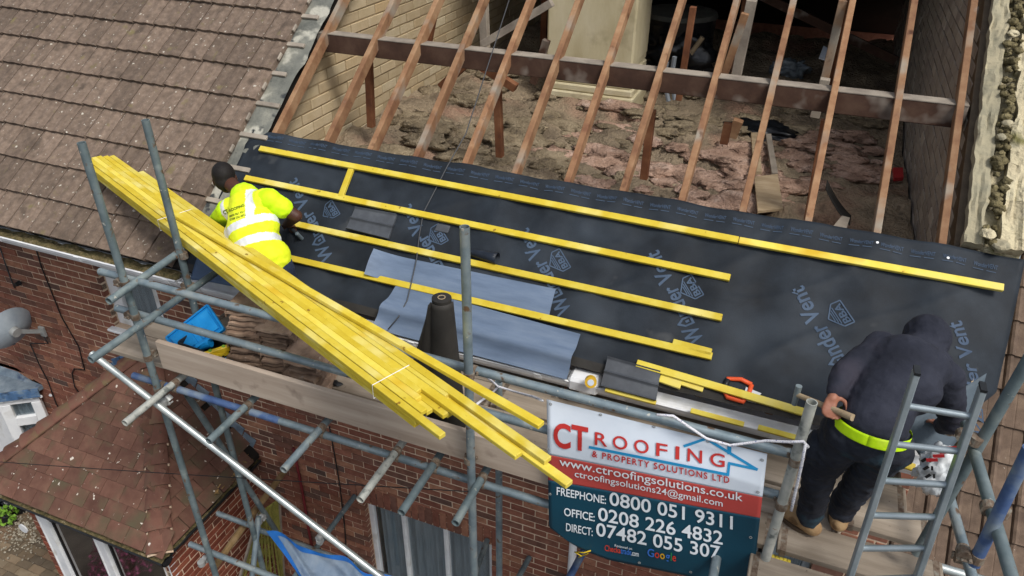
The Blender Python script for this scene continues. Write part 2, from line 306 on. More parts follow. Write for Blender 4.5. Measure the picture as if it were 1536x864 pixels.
Mt['bark'] = mat('bark', ['3a2e22', '4c3d2e'], 14, .9, .4, 60, rnd=.1)
Mt['cardboard'] = mat('plywood', ['8f7c62', 'a18e72', 'b09d82'], 4, .88, .2, 60, rnd=.1, stretch=(1, 4, 1))
Mt['red_card'] = flat('red_wrapper', 'a5282c', .5)
Mt['paper'] = flat('white_paper', 'c8d2de', .6)
Mt['strap'] = flat('white_strap', 'e2e4e6', .5)
Mt['terracotta'] = mat('terracotta', ['8d5138', '9f6247'], 8, .9, .3, 60, rnd=.1)
Mt['gold'] = mat('brass_yellow', ['c29a28', 'd6ae3a'], 8, .4, .1, 60, rnd=0)

# ------------------------------------------------------------------ brickwork
YW = 4.15                                                # front face of the brick fronts
def inframe(p, m=15):
    x, y = pix(p); return -m < x < IW + m and -m < y < IH + m
def clear_pane(name):
    m = bpy.data.materials.new(name); m.use_nodes = True; N = m.node_tree.nodes; Lk = m.node_tree.links.new; N.clear()
    o = N.new('ShaderNodeOutputMaterial'); t = N.new('ShaderNodeBsdfTransparent'); t.inputs[0].default_value = (.8, .84, .86, 1)
    g = N.new('ShaderNodeBsdfGlossy'); g.inputs['Roughness'].default_value = .04; lw = N.new('ShaderNodeLayerWeight'); lw.inputs[0].default_value = .25; fr = N.new('ShaderNodeMapRange'); Lk(lw.outputs['Facing'], fr.inputs['Value']); fr.inputs['To Min'].default_value = .05; fr.inputs['To Max'].default_value = .45
    mx = N.new('ShaderNodeMixShader'); Lk(fr.outputs[0], mx.inputs[0]); Lk(t.outputs[0], mx.inputs[1]); Lk(g.outputs[0], mx.inputs[2]); Lk(mx.outputs[0], o.inputs[0])
    return m
Mt['pane'] = clear_pane('clear_window_pane')
BRICKS = {}
def brick_mesh(key, size, m):
    if key not in BRICKS:
        b = MB(); b.cbox((0, 0, 0), size, None, .004); me, _ = b.mesh('brick', m, center=Vector()); BRICKS[key] = me
    return BRICKS[key]
def brick_wall(owner, a0, a1, z0, z1, pos, axis, face, holes=(), th=.1, m='brick', mm='mortar', L=.225, C=.075, limit=300, wall='wall',
               keep=None, jitter=.003, name='brick', top=None, seed=1):
    """Brick leaf: axis 'X' runs along X with its face at Y=pos, axis 'Y' runs along Y with its face at X=pos; face=+1/-1 is the outward side."""
    rnd = random.Random(seed)
    P = (lambda a, d, z: Vector((a, pos + face * d, z))) if axis == 'X' else (lambda a, d, z: Vector((pos + face * d, a, z)))
    mort = .006
    b = MB()
    xs = sorted(set([a0, a1] + [h[k] for h in holes for k in (0, 1)])); zs = sorted(set([z0, z1] + [h[k] for h in holes for k in (2, 3)]))
    if top is None:
        for i in range(len(xs) - 1):
            for j in range(len(zs) - 1):
                cx, cz = (xs[i] + xs[i + 1]) / 2, (zs[j] + zs[j + 1]) / 2
                if any(h[0] < cx < h[1] and h[2] < cz < h[3] for h in holes): continue
                sx, sz = xs[i + 1] - xs[i], zs[j + 1] - zs[j]
                b.box(P(cx, -mort - th / 2, cz), (sx, th, sz) if axis == 'X' else (th, sx, sz))
    else:                                                # wall under a sloping top z = top(a)
        n = 24
        for i in range(n):
            u0, u1 = a0 + (a1 - a0) * i / n, a0 + (a1 - a0) * (i + 1) / n
            if min(top(u0), top(u1)) <= z0: continue
            b.prism([P(u0, -mort, z0), P(u1, -mort, z0), P(u1, -mort, top(u1)), P(u0, -mort, top(u0))], P(0, -mort - th, 0) - P(0, -mort, 0))
    w = b.obj(wall, Mt[mm], owner, recalc=True)
    lst = []
    nz = int(round((z1 - z0) / C))
    for r in range(nz):
        zc = z0 + (r + .5) * C; off = (L / 2 if r % 2 else 0)
        a = a0 - off
        while a < a1:
            s, e = max(a, a0), min(a + L - .011, a1); a += L
            for h in holes:
                if h[2] - .02 < zc < h[3] + .02:
                    if s >= h[0] - .01 and e <= h[1] + .01: s = e
                    elif s < h[0] < e: e = h[0]
                    elif s < h[1] < e: s = h[1]
            if e - s < .03: continue
            c = (s + e) / 2
            if top is not None and zc + C * .5 > min(top(s), top(e)): continue
            lst.append((c, zc, round(e - s, 3)))
    show, rest = [], []
    for t in lst:
        p = P(t[0], 0, t[1])
        (show if (inframe(p) and (keep is None or keep(*pix(p)))) else rest).append(t)
    show.sort(key=lambda t: (P(t[0], 0, t[1]) - CAM).length)
    rest += show[limit:]; show = show[:limit]
    for (c, zc, ln) in show:
        sz = (ln, .06, C - .012) if axis == 'X' else (.06, ln, C - .012)
        me = brick_mesh((axis, ln, C, m), sz, Mt[m])
        o = link(name, me, P(c, -.03 + rnd.uniform(-jitter, jitter), zc), w)
    if rest:
        b = MB()
        for (c, zc, ln) in rest:
            b.box(P(c, -.03 + rnd.uniform(-jitter, jitter), zc), (ln, .06, C - .010) if axis == 'X' else (.06, ln, C - .010))
        b.obj('brickwork', Mt[m], w, kind='stuff')
    return w

# ------------------------------------------------------------------ ground
b = MB(); b.grid(lambda u, v: (-120 + 240 * u, -120 + 240 * v, 0), 4, 4)
g = b.obj('ground', Mt['ground']); g['kind'] = 'structure'
# block-paved forecourt seen at the lower left
drive = MB(); drive.box((-8.6, 2.6, .018), (5.0, 3.2, .036))
dv = drive.obj('driveway', Mt['ground']); dv['kind'] = 'structure'
pm = MB(); pm.cbox((0, 0, 0), (.2, .1, .05), None, .005); pme, _ = pm.mesh('paver', Mt['paver'], center=Vector())
cnt = []
for i in range(20):
    for j in range(32):
        x = -10.2 + i * .205 + (.1 if j % 2 else 0); y = 1.2 + j * .103
        if inframe((x, y, .04), 30): cnt.append((x, y))
cnt.sort(key=lambda p: (Vector((p[0], p[1], 0)) - CAM).length)
for (x, y) in cnt[:300]:
    link('paver', pme, (x, y, .022 + random.uniform(-.002, .003)), dv)
rest = MB()
for (x, y) in cnt[300:]: rest.box((x, y, .022), (.2, .1, .05))
if cnt[300:]: rest.obj('paving', Mt['paver'], dv, kind='stuff')

# ------------------------------------------------------------------ the house being re-roofed
HX0, HX1 = -4.12, 1.12
house = empty('terraced_house', (-1.5, YW, 0))
tag(house, 'red brick house with its front roof slope stripped to bare rafters', 'house')
win_low = (-3.17, -1.83, .95, 2.45)
win_up = (-.28, .72, 3.05, 4.42)
fw = brick_wall(house, HX0, HX1, 0, 5.02, YW, 'X', -1, [win_low, win_up], wall='front_wall',
                keep=lambda x, y: (x < 850 and y > 590) or (x > 1250 and y > 690) or (860 < x < 1250 and 570 < y < 700), seed=2)
# soldier course over the lower window
me = brick_mesh(('sold',), (.062, .06, .212), Mt['brick'])
for k in range(21):
    link('brick', me, (-3.27 + k * .0735, YW + .024, 2.45 + .112 + .004), fw)
def window(owner, hole, Y, mull=(), trans=(), frame='white_pvc', curtain=True, sill=True, fw_=.055, pane='pane'):
    x0, x1, z0, z1 = hole; d = .05
    w = empty('window', ((x0 + x1) / 2, Y + .09, z0)); adopt(w, owner)
    f = MB()
    for (c, s) in (((x0 + fw_ / 2, Y + .09, (z0 + z1) / 2), (fw_, d, z1 - z0)), ((x1 - fw_ / 2, Y + .09, (z0 + z1) / 2), (fw_, d, z1 - z0)),
                   (((x0 + x1) / 2, Y + .088, z1 - fw_ / 2), (x1 - x0 - fw_ * 2, d, fw_)), (((x0 + x1) / 2, Y + .088, z0 + fw_ / 2), (x1 - x0 - fw_ * 2, d, fw_))):
        f.cbox(c, s, None, .006)
    f.obj('frame', Mt[frame], w)
    for xm in mull:
        q = MB(); q.cbox((xm, Y + .086, (z0 + z1) / 2), (.05, d, z1 - z0 - fw_ * 2), None, .006); q.cbox((xm, Y + .062, (z0 + z1) / 2), (.018, .012, z1 - z0 - fw_ * 2), None, .003); q.obj('mullion', Mt[frame], w)
    for zm in trans:
        q = MB(); q.cbox(((x0 + x1) / 2, Y + .084, zm), (x1 - x0 - fw_ * 2, d, .06), None, .006); q.obj('transom_bar', Mt[frame], w)
    xs = [x0 + fw_] + [x for x in mull] + [x1 - fw_]
    for k in range(len(xs) - 1):
        q = MB(); q.box(((xs[k] + xs[k + 1]) / 2, Y + .1, (z0 + z1) / 2), (xs[k + 1] - xs[k] - .03, .006, z1 - z0 - fw_ * 1.6)); q.obj('pane', Mt[pane], w)
    if curtain:
        q = MB(); n = 90
        q.grid(lambda u, v: (x0 + .05 + (x1 - x0 - .1) * u, Y + .19 + .022 * math.sin(u * (x1 - x0) * 55 + 2 * noise.noise((u * 9, 0, 3))) + .012 * noise.noise((u * 30, v, 1)), z0 + .04 + (z1 - z0 - .08) * v), n, 6)
        q.obj('curtain', Mt['curtain'], w, smooth=True)
    bk = MB(); bk.box(((x0 + x1) / 2, Y + .6, (z0 + z1) / 2), (x1 - x0 + .3, .02, z1 - z0 + .3)); bk.obj('room_backing', Mt['dark_void'], w)  # near-black sheet stands in for the shade of the room
    if sill:
        q = MB(); q.cbox(((x0 + x1) / 2, Y + .02, z0 - .02), (x1 - x0 + .08, .16, .03), None, .008); q.obj('sill', Mt[frame], w)
    return w
window(house, win_low, YW, mull=(-2.78, -2.33), frame='white_pvc')
window(house, win_up, YW, mull=(.1, .42), frame='grey_pvc')
# reveals of the openings
for hh in (win_low, win_up):
    rv = MB()
    for xx in (hh[0] - .03, hh[1] + .03): rv.box((xx, YW + .13, (hh[2] + hh[3]) / 2), (.058, .14, hh[3] - hh[2]))
    rv.box(((hh[0] + hh[1]) / 2, YW + .13, hh[3] + .03), (hh[1] - hh[0], .14, .058)); rv.obj('reveal', Mt['brick'], house)
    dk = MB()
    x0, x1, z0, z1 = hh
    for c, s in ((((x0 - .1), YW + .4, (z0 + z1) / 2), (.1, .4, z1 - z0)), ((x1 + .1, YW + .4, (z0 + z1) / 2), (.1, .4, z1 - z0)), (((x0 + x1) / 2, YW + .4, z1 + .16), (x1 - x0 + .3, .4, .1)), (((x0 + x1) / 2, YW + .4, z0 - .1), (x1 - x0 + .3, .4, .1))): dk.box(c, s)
    dk.obj('room_lining', Mt['dark_void'], house)  # near-black boxes paint the room's shade around the opening

# loft: party walls, rear slope, ridge
RY = 8.7; RZ = roofz(RY)
top_l = lambda Y: (roofz(Y) if Y < RY else 2 * RZ - roofz(Y)) - .10
brick_wall(house, 4.3, 12.6, 4.75, RZ, -4.05, 'Y', 1, m='block', mm='cream_mortar', L=.30, C=.098, wall='party_wall', top=top_l, jitter=.006, seed=3,
           keep=lambda x, y: x < 760 and y < 240, th=.2)
brick_wall(house, 4.3, 12.6, 4.75, RZ, 1.0, 'Y', -1, m='block_grey', mm='block_mortar', L=.225, C=.09, wall='party_wall', top=top_l, jitter=.004, seed=4,
           keep=lambda x, y: x > 1330 and 0 < y < 400, th=.12)
def slope_slab(name, pts, th, m, owner):
    q = MB(); n = (pts[1] - pts[0]).cross(pts[2] - pts[0]).normalized(); n = -n if n.z > 0 else n
    q.prism(pts, n * th); return q.obj(name, m, owner, recalc=True)
slope_slab('rear_slope', [Vector((HX0, RY + .02, RZ)), Vector((HX1, RY + .02, RZ)), Vector((HX1, 13.8, 2 * RZ - roofz(13.8))), Vector((HX0, 13.8, 2 * RZ - roofz(13.8)))], .08, Mt['dark_void'], house)
slope_slab('unseen_loft_cover', [RV(HX0, 9.4, .05), RV(HX1, 9.4, .05), RV(HX1, RY / .81305, .05), RV(HX0, RY / .81305, .05)], .06, Mt['dark_void'], house)  # unseen cover up to the ridge, added to keep the loft dark
q = MB(); q.bar((HX0, RY, RZ - .12), (HX1, RY, RZ - .12), .04, .2); q.obj('ridge_board', Mt['strut'], house)
q = MB(); q.box(((HX0 + HX1) / 2, 13.6, 2.6), (HX1 - HX0, .1, 5.2)); q.obj('rear_wall', Mt['brick'], house)
q = MB(); q.box(((HX0 + HX1) / 2, 8.9, 4.95), (HX1 - HX0 - .02, 9.3, .1)); q.obj('loft_floor', Mt['strut'], house)
# rafters
rx = [-3.93] + [-3.44 + .4 * k for k in range(11)] + [.93]
for k, x in enumerate(rx):
    q = MB(); j = random.uniform(-.012, .012); w = .044
    q.bar(RV(x + j, 4.45, -.056), RV(x - j, RY / .81305 - .1, -.056), w, .092, up=SN, ch=.003)
    q.obj('rafter', Mt['rafter'], house)
# purlin, posts and braces
pl, pr = Rp(500, 52, -.13), Rp(1440, 187, -.13); py = (pl.y + pr.y) / 2; pz = roofz(py) - .16
q = MB(); q.bar((-4.03, py, pz), (.985, py, pz), .12, .15, ch=.006); q.obj('purlin', Mt['purlin'], house)
q = MB(); q.bar((-4.03, py, pz + .079), (.985, py, pz + .079), .124, .006); q.obj('purlin_lit_top', Mt['grey_timber'], house)  # paler timber strip paints the light falling on the purlin's top face
def post(px0, px1, Y=None, m='strut', w=.06, z0=5.15, name='post'):
    Y = Y or py; a, c = Yp(px0[0], px0[1], Y), Yp(px1[0], px1[1], Y); q = MB(); q.bar(a, c, w, w, up=(0, 1, 0), ch=.003); return q.obj(name, Mt[m], house)
for (a, c) in (((553, 92), (557, 190)), ((746, 130), (750, 235)), ((978, 165), (966, 268)), ((1092, 185), (1086, 215)), ((1238, 180), (1208, 352))): post(a, c, py + .09)
post((725, 0), (728, 72), 7.0, 'grey_timber', .08); post((652, 20), (640, 80), 7.6, 'strut')
post((1128, 0), (1103, 120), 6.6, 'grey_timber', .08); post((1118, 20), (1084, 120), 6.3, 'rafter'); post((1265, 0), (1233, 135), 6.2, 'rafter', .06); post((1040, 10), (1018, 150), 6.3, 'strut', .05)
for (a, c, Y, m) in (((724, 66), (828, 4), 6.8, 'grey_timber'), ((703, 92), (662, 130), 5.95, 'strut'), ((712, 92), (774, 132), 5.95, 'strut'), ((820, 60), (800, 125), 7.2, 'purlin'), ((1238, 118), (1222, 175), 6.0, 'grey_timber')):
    post(a, c, Y, m, .07, name='brace')
post((1108, 180), (1098, 205), 6.1, 'rafter', .08)
q = MB(); q.bar((-4.03, 9.6, 6.75), (.985, 9.6, 6.75), .1, .2); q.obj('purlin', Mt['purlin'], house)
q = MB(); q.bar((-3.2, 10.2, 7.1), (.9, 10.2, 5.6), .05, .1); q.obj('brace', Mt['purlin'], house)
for x in (-3.4, -.9, .2):
    q = MB(); q.bar((x, 9.62, 5.1), (x, 9.62, 6.66), .08, .08, up=(0, 1, 0)); q.obj('post', Mt['strut'], house)
# chimney breast with corbelled foot
c0, c1 = Yp(820, 60, 7.9), Yp(952, 60, 7.9)
ch = empty('chimney_breast', ((c0.x + c1.x) / 2, 8.2, 5.0)); adopt(ch, house)
q = MB(); q.cbox(((c0.x + c1.x) / 2, 8.25, 7.45), (c1.x - c0.x, .7, 3.3), None, .02); q.obj('shaft', Mt['render'], ch)
for k in range(5):
    q = MB(); w = (c1.x - c0.x) - .02 + .012 * k; q.cbox(((c0.x + c1.x) / 2 + .01 * k, 8.24 - .018 * k, 5.78 - k * .082), (w, .72, .082), None, .016); q.obj('corbel_course', Mt['render'], ch)
q = MB(); q.cbox(((c0.x + c1.x) / 2, 8.24, 5.2), (c1.x - c0.x + .06, .76, .46), None, .01); q.obj('base', Mt['render'], ch)
# fascia, eaves boarding
q = MB(); q.box(((HX0 + HX1) / 2, 3.665, 4.955), (HX1 - HX0, .025, .10)); q.obj('fascia', Mt['white_pvc'], house)
q = MB(); q.box(((HX0 + HX1) / 2, 3.90, 4.915), (HX1 - HX0, .47, .012)); q.obj('soffit', Mt['white_pvc'], house)
def gutter(owner, x0, x1, Y, z, r, m, closed=False, debris=None, axis='X'):
    P = (lambda a, d, h: (a, Y + d, z + h)) if axis == 'X' else (lambda a, d, h: (Y + d, a, z + h))
    q = MB(); n = 10; prof = [(-r * math.cos(PI * i / n), -r * math.sin(PI * i / n)) for i in range(n + 1)]
    prof = [(-r - .008, .012), (-r, .012)] + prof + [(r, .012)]
    inner = [(a * .9, bb + .004) for a, bb in prof[::-1]]
    poly = prof + inner
    q.prism([P(x0, a, h) for a, h in poly], Vector(P(x1, 0, 0)) - Vector(P(x0, 0, 0)))
    o = q.obj('gutter', m, owner, recalc=True)
    for xx in (x0 + .004, x1 - .004):
        e = MB(); pts = [P(xx, a, h) for a, h in prof[1:-1]]; e.prism(pts, (Vector(P(.008, 0, 0)) - Vector(P(0, 0, 0))) * .5); e.obj('stop_end', m, o, recalc=True)
    L = x1 - x0; k = int(L / .9)
    for i in range(k + 1):
        xx = x0 + .15 + i * .9
        if xx > x1 - .05: break
        e = MB(); pts = [P(xx, a * 1.09, h * 1.08 - .002) for a, h in prof]; e.prism(pts + [P(xx, a * 1.01, h * 1.01) for a, h in prof[::-1]], Vector(P(.05, 0, 0)) - Vector(P(0, 0, 0))); e.obj('bracket', m, o, recalc=True)
    if debris:
        e = MB(); nn = max(12, int(L * 26))
        e.grid(lambda u, v: Vector(P(x0 + .01 + (L - .02) * u, (v * 2 - 1) * r * .95, -.004 + .022 * v + .045 * (noise.noise((u * L * 7, v * 3, z)) + .25) * (1 - abs(v * 2 - 1) * .4))), nn, 5)
        e.obj('debris', debris, o, smooth=True, kind='stuff')
    return o
GY, GZ = 3.585, 5.045
gutter(house, -.86, 1.16, GY, GZ, .056, Mt['white_pvc'])
gutter(house, -4.1, -.90, GY, GZ, .056, Mt['white_pvc'])
# running outlet, downpipes
q = MB(); q.cbox((-.93, GY, GZ - .005), (.2, .135, .1), None, .02); q.tube((-.93, GY, GZ - .05), (-.93, GY, GZ - .13), .036); q.sweep([(-.93, GY, GZ - .12), (-.95, GY + .1, GZ - .25), (-1.03, YW - .12, GZ - .5), (-1.06, YW - .06, GZ - .62)], .034, 12); q.tube((-1.06, YW - .06, GZ - .62), (-1.06, YW - .06, 0), .034); q.obj('downpipe', Mt['white_pvc'], house, smooth=False)
# barge board at the right-hand verge
q = MB(); q.bar(RV(1.17, 4.3, -.17), RV(1.17, 5.62, -.17), .03, .2, up=SN); q.obj('barge_board', Mt['cardboard'], house)
# stepped flashing is with the porch; cables on the wall
def cable(name, pts, r, m, parent): q = MB(); q.sweep(pts, r, 6); return q.obj(name, m, parent, smooth=True)
cable('wall_cable', [Yp(x, y, YW - .012) for x, y in ((494, 640), (500, 672), (510, 730), (517, 790), (522, 864))], .006, Mt['cable'], house)
cable('red_conduit', [Yp(x, y, YW - .025) for x, y in ((440, 672), (447, 705), (454, 740), (462, 790), (470, 830))], .014, Mt['pipe_red'], house)

# ------------------------------------------------------------------ neighbour to the left
left = empty('terraced_house', (-7.0, YW, 0))
tag(left, 'brick house with intact brown concrete tile roof at left', 'house')
wl = (-5.83, -5.13, 3.80, 4.86)
brick_wall(left, -8.9, HX0, 0, 4.98, YW, 'X', -1, [wl], wall='front_wall', keep=lambda x, y: (x < 480 and 340 < y < 690), seed=5)
window(left, wl, YW, curtain=True, fw_=.13)
rv = MB()
for xx in (wl[0] - .03, wl[1] + .03): rv.box((xx, YW + .13, (wl[2] + wl[3]) / 2), (.058, .14, wl[3] - wl[2]))
rv.obj('reveal', Mt['brick'], left)
q = MB(); q.box((-6.5, 3.665, 4.955), (4.8, .025, .10)); q.obj('fascia', Mt['white_pvc'], left)
q = MB(); q.box((-6.5, 3.905, 4.915), (4.8, .46, .012)); q.obj('soffit', Mt['white_pvc'], left)
gutter(left, -8.9, -4.13, GY, GZ, .056, Mt['white_pvc'], debris=Mt['moss'])
slope_slab('roof_deck', [RV(-9, 4.44, -.02), RV(-4.02, 4.44, -.02), RV(-4.02, 9.6, -.03), RV(-9, 9.6, -.03)], .08, Mt['dark_void'], left)
slope_slab('rear_slope', [Vector((-9, RY + .02, RZ)), Vector((-4.14, RY + .02, RZ)), Vector((-4.14, 13.8, 2 * RZ - roofz(13.8))), Vector((-9, 13.8, 2 * RZ - roofz(13.8)))], .08, Mt['dark_void'], left)
q = MB(); q.box((-8.95, 8.9, 2.5), (.1, 9.4, 5.0)); q.obj('side_wall', Mt['brick'], left)
TWD, GAU = .243, .31
def tile_mesh(name, m, w=TWD, L=.385, prof=None, th=.019):
    prof = prof or [(.003, -.022), (.006, .010), (.030, .014), (.058, .008), (.075, .004), (.112, .005), (.128, .011), (.160, .013), (.182, .006), (.224, .005), (w - .014, .004), (w - .011, -.024)]
    q = MB(); n = len(prof); S = 4
    fn = lambda i, s: Vector((prof[i][0] - w / 2, (s / S - .5) * L, prof[i][1] + .034 * (1 - s / S)))
    vs = [fn(i, s) for s in range(S + 1) for i in range(n)]
    lo = [p - Vector((0, 0, th)) for p in vs]; N = len(vs)
    fs = []
    for s in range(S):
        for i in range(n - 1):
            a = s * n + i; fs.append((a, a + 1, a + n + 1, a + n)); fs.append((N + a, N + a + n, N + a + n + 1, N + a + 1))
    for i in range(n - 1): fs.append((i, N + i, N + i + 1, i + 1)); e = S * n + i; fs.append((e, e + 1, N + e + 1, N + e))
    for s in range(S):
        a = s * n; fs.append((a, a + n, N + a + n, N + a)); a = s * n + n - 1; fs.append((a, N + a, N + a + n, a + n))
    q.add(vs + lo, fs); me, _ = q.mesh(name, m, center=Vector()); return me
tme = tile_mesh('roof_tile', Mt['roof_tile'])
MROOF = Matrix((Vector((1, 0, 0)), SU, SN)).transposed()
def lay(name, me, X, v, off, parent, jr=.006, base=MROOF, P=RV):
    R = base @ Matrix.Rotation(random.uniform(-jr, jr), 3, 'Z') @ Matrix.Rotation(random.uniform(-jr, jr), 3, 'X')
    return link(name, me, P(X, v, off), parent, rot=R)
rest = []
n_t = 0
for r in range(11):
    v0 = 4.41 + r * GAU
    for c in range(20):
        X = -4.18 - TWD * (c + .5) + (0 if r % 2 else 0) ; v = v0 + .385 / 2
        if inframe(RV(X, v, 0), 40): lay('roof_tile', tme, X + random.uniform(-.002, .002), v + random.uniform(-.004, .004), .022, left); n_t += 1
# strip at the open edge: old felt, bleached batten ends
def edge_felt(u, v):
    vv = 4.75 + 3.0 * v; X = -4.22 + (.25 + .02 * noise.noise((0, vv * 3, 2)) + .03 * max(0, noise.noise((5, vv * 6, 2)))) * u
    return RV(X, vv, .006 + .008 * noise.noise((u * 3, vv * 5, 7)))
q = MB(); q.grid(edge_felt, 4, 60); q.obj('old_felt', mat('bleached_felt', ['585a55', '6f7069', '8a897d'], 4, .9, .8, 30, rnd=0, spots=[('a8a69a', 5, .54, .62), ('3c3f40', 7, .62, .68)], bdist=.01), left)
for r in range(10):
    v = 4.73 + GAU * (r + 1) - .02
    q = MB(); q.bar(RV(-4.5, v, .018), RV(-4.0 + random.uniform(-.03, .03) - (.05 if r > 3 else -.06), v, .018), .04, .022, up=SN, ch=.003); q.obj('old_batten', Mt['grey_timber'], left)
    q = MB(); q.cbox(RV(-4.175, v - .16, .05), (.016, .07, .03), MROOF, .005); q.obj('verge_clip', Mt['grey_timber'], left)
cable('wall_cable', [Yp(x, y, YW - .012) for x, y in ((50, 360), (62, 400), (92, 475), (118, 520), (127, 555), (111, 553), (108, 560), (112, 580), (122, 594))], .006, Mt['cable'], left)
cable('wall_cable', [Yp(x, y, YW - .012) for x, y in ((45, 515), (58, 545), (72, 572), (84, 605), (92, 620))], .006, Mt['cable'], left)
cable('wall_cable', [Yp(x, y, YW - .012) for x, y in ((0, 372), (8, 396), (16, 418), (22, 432))], .006, Mt['wire'], left)
q = MB(); pc = Yp(30, 424, YW - .03); q.tube(pc, pc + Vector((0, -.05, 0)), .028, .02, 12); q.obj('cable_bracket', Mt['dark_plastic'], left)

# ------------------------------------------------------------------ porch with hipped plain-tile roof
PC = Vector((-4.35, 2.83, 2.67)); PA = YW - PC.y; AX = -5.38; PL = -6.62; RISE = 1.05
porch = empty('tiled_porch', (AX, 3.4, 0))
tag(porch, 'brick porch with hipped plain-tile roof flecked with lichen', 'porch')
apex = Vector((AX, YW, PC.z + RISE)); LC = Vector((PL, PC.y, PC.z)); RB = Vector((PC.x, YW, PC.z)); LB = Vector((PL, YW, PC.z))
for tri in ((LC, PC, apex), (PC, RB, apex), (LB, LC, apex)):
    q = MB(); q.prism([p - Vector((0, 0, .02)) for p in tri], (0, 0, -.05)); q.obj('roof_deck', Mt['dark_void'], porch, recalc=True)
pw, pg = .222, .148; pL = .24
q = MB(); q.cbox((0, 0, 0), (pw - .005, pL, .014), None, .004); pt, _ = q.mesh('plain_tile', Mt['plain_tile'], center=Vector())
def hip_face(origin, along, inward, run, lof, hif, width):
    up = (inward * run + Vector((0, 0, RISE))).normalized(); sl = math.hypot(run, RISE); n = along.cross(up).normalized()
    if n.z < 0: n = -n
    base = Matrix((up.cross(n), up, n)).transposed()
    for r in range(int(sl / pg) + 1):
        s_ = r * pg + pL / 2 - .03; f = (s_ - pL * .3) / sl; k = -1
        while k * pw < width + pw:
            a = k * pw + (pw / 2 if r % 2 else 0); k += 1
            if a - pw * .12 < lof(f) or a + pw * .12 > hif(f): continue
            p = origin + along * a + up * s_ + n * .012
            R = base @ Matrix.Rotation(math.radians(-3.4) + random.uniform(-.014, .014), 3, 'X') @ Matrix.Rotation(random.uniform(-.014, .014), 3, 'Z')
            if inframe(p, 40): link('plain_tile', pt, p, porch, rot=R)
hip_face(LC, Vector((1, 0, 0)), Vector((0, 1, 0)), PA, lambda f: (AX - PL) * f, lambda f: (PC.x - PL) - (PC.x - AX) * f, PC.x - PL)
hip_face(RB, Vector((0, -1, 0)), Vector((-1, 0, 0)), PC.x - AX, lambda f: 0, lambda f: PA * (1 - f), PA)
# bonnet hips bedded in mortar
for (cn, sgn) in ((PC, -1), (LC, 1)):
    d = (apex - cn); Lh = d.length; d.normalize(); side = d.cross(Vector((0, 0, 1))).normalized(); upv = side.cross(d).normalized()
    k = 0; step = .19
    while k * step < Lh - .05:
        p0 = cn + d * (k * step + .01); q = MB(); n = 9; L = .26
        def bon(u, v):
            th = PI * (.12 + .76 * u); r = .118 - .028 * v
            return p0 + d * (L * v) + side * (r * math.cos(th)) + upv * (r * .5 * math.sin(th) - .028 + .018 * (1 - v))
        q.grid(bon, n, 3, th=-upv * .013); o = q.obj('bonnet_tile', Mt['bonnet'], porch, smooth=False, recalc=True); shade_auto(o)
        q = MB(); q.grid(lambda u, v: p0 + d * (-.016 + .026 * v) + side * ((.112) * math.cos(PI * (.12 + .76 * u))) + upv * (.112 * .5 * math.sin(PI * (.12 + .76 * u)) * (1 - .3 * v) - .035), 9, 1, th=-upv * .02)
        if sgn < 0: q.obj('mortar_bed', Mt['mortar'], o, recalc=True)
        k += 1
# walls, glazing
FY = PC.y + .14; SX = PC.x - .14
brick_wall(porch, FY, YW, 0, 2.52, SX, 'Y', 1, m='brick_porch', wall='side_wall', seed=8, limit=260, th=.09)
posts = [Yp(72, 800, FY).x, Yp(158, 838, FY).x, SX - .05]
brick_wall(porch, PL + .35, posts[0] - .08, 0, 2.5, FY, 'X', -1, m='brick_porch', wall='front_wall', seed=9, limit=120, th=.09)
pw_ = empty('glazed_front', ((posts[0] + posts[2]) / 2, FY, 0)); adopt(pw_, porch)
for k, (x, wd) in enumerate(((posts[0], .15), (posts[1], .13), (posts[2], .09))):
    q = MB(); q.cbox((x, FY + .04, 1.25), (wd, .07, 2.5), None, .008)
    for s in (-1, 1): q.cbox((x + s * (wd / 2 - .012), FY + .008, 1.25), (.02, .02, 2.46), None, .004)
    q.obj('frame_post', Mt['white_pvc'], pw_)
for k in range(2):
    x0, x1 = posts[k] + .07, posts[k + 1] - .06
    q = MB(); q.box(((x0 + x1) / 2, FY + .045, 1.25), (x1 - x0, .008, 2.44)); q.obj('pane', Mt['glass_warm'], pw_)
    q = MB()
    for xx in (x0 + .012, x1 - .012): q.box((xx, FY + .036, 1.25), (.022, .012, 2.42))
    q.obj('gasket', Mt['cable'], pw_)
q = MB(); q.box(((PL + PC.x) / 2, FY + .02, 2.575), (PC.x - PL - .24, .02, .13)); q.obj('front_fascia', Mt['white_pvc'], porch)
q = MB(); q.box((SX + .01, (FY + YW) / 2 - .02, 2.585), (.02, YW - FY + .04, .13)); q.obj('side_fascia', Mt['white_pvc'], porch)
gutter(porch, PL - .05, PC.x + .05, PC.y + .012, PC.z - .075, .06, Mt['dark_plastic'], debris=Mt['moss'])
gutter(porch, PC.y + .07, YW - .03, PC.x - .012, PC.z - .075, .05, Mt['dark_plastic'], debris=Mt['moss'], axis='Y')
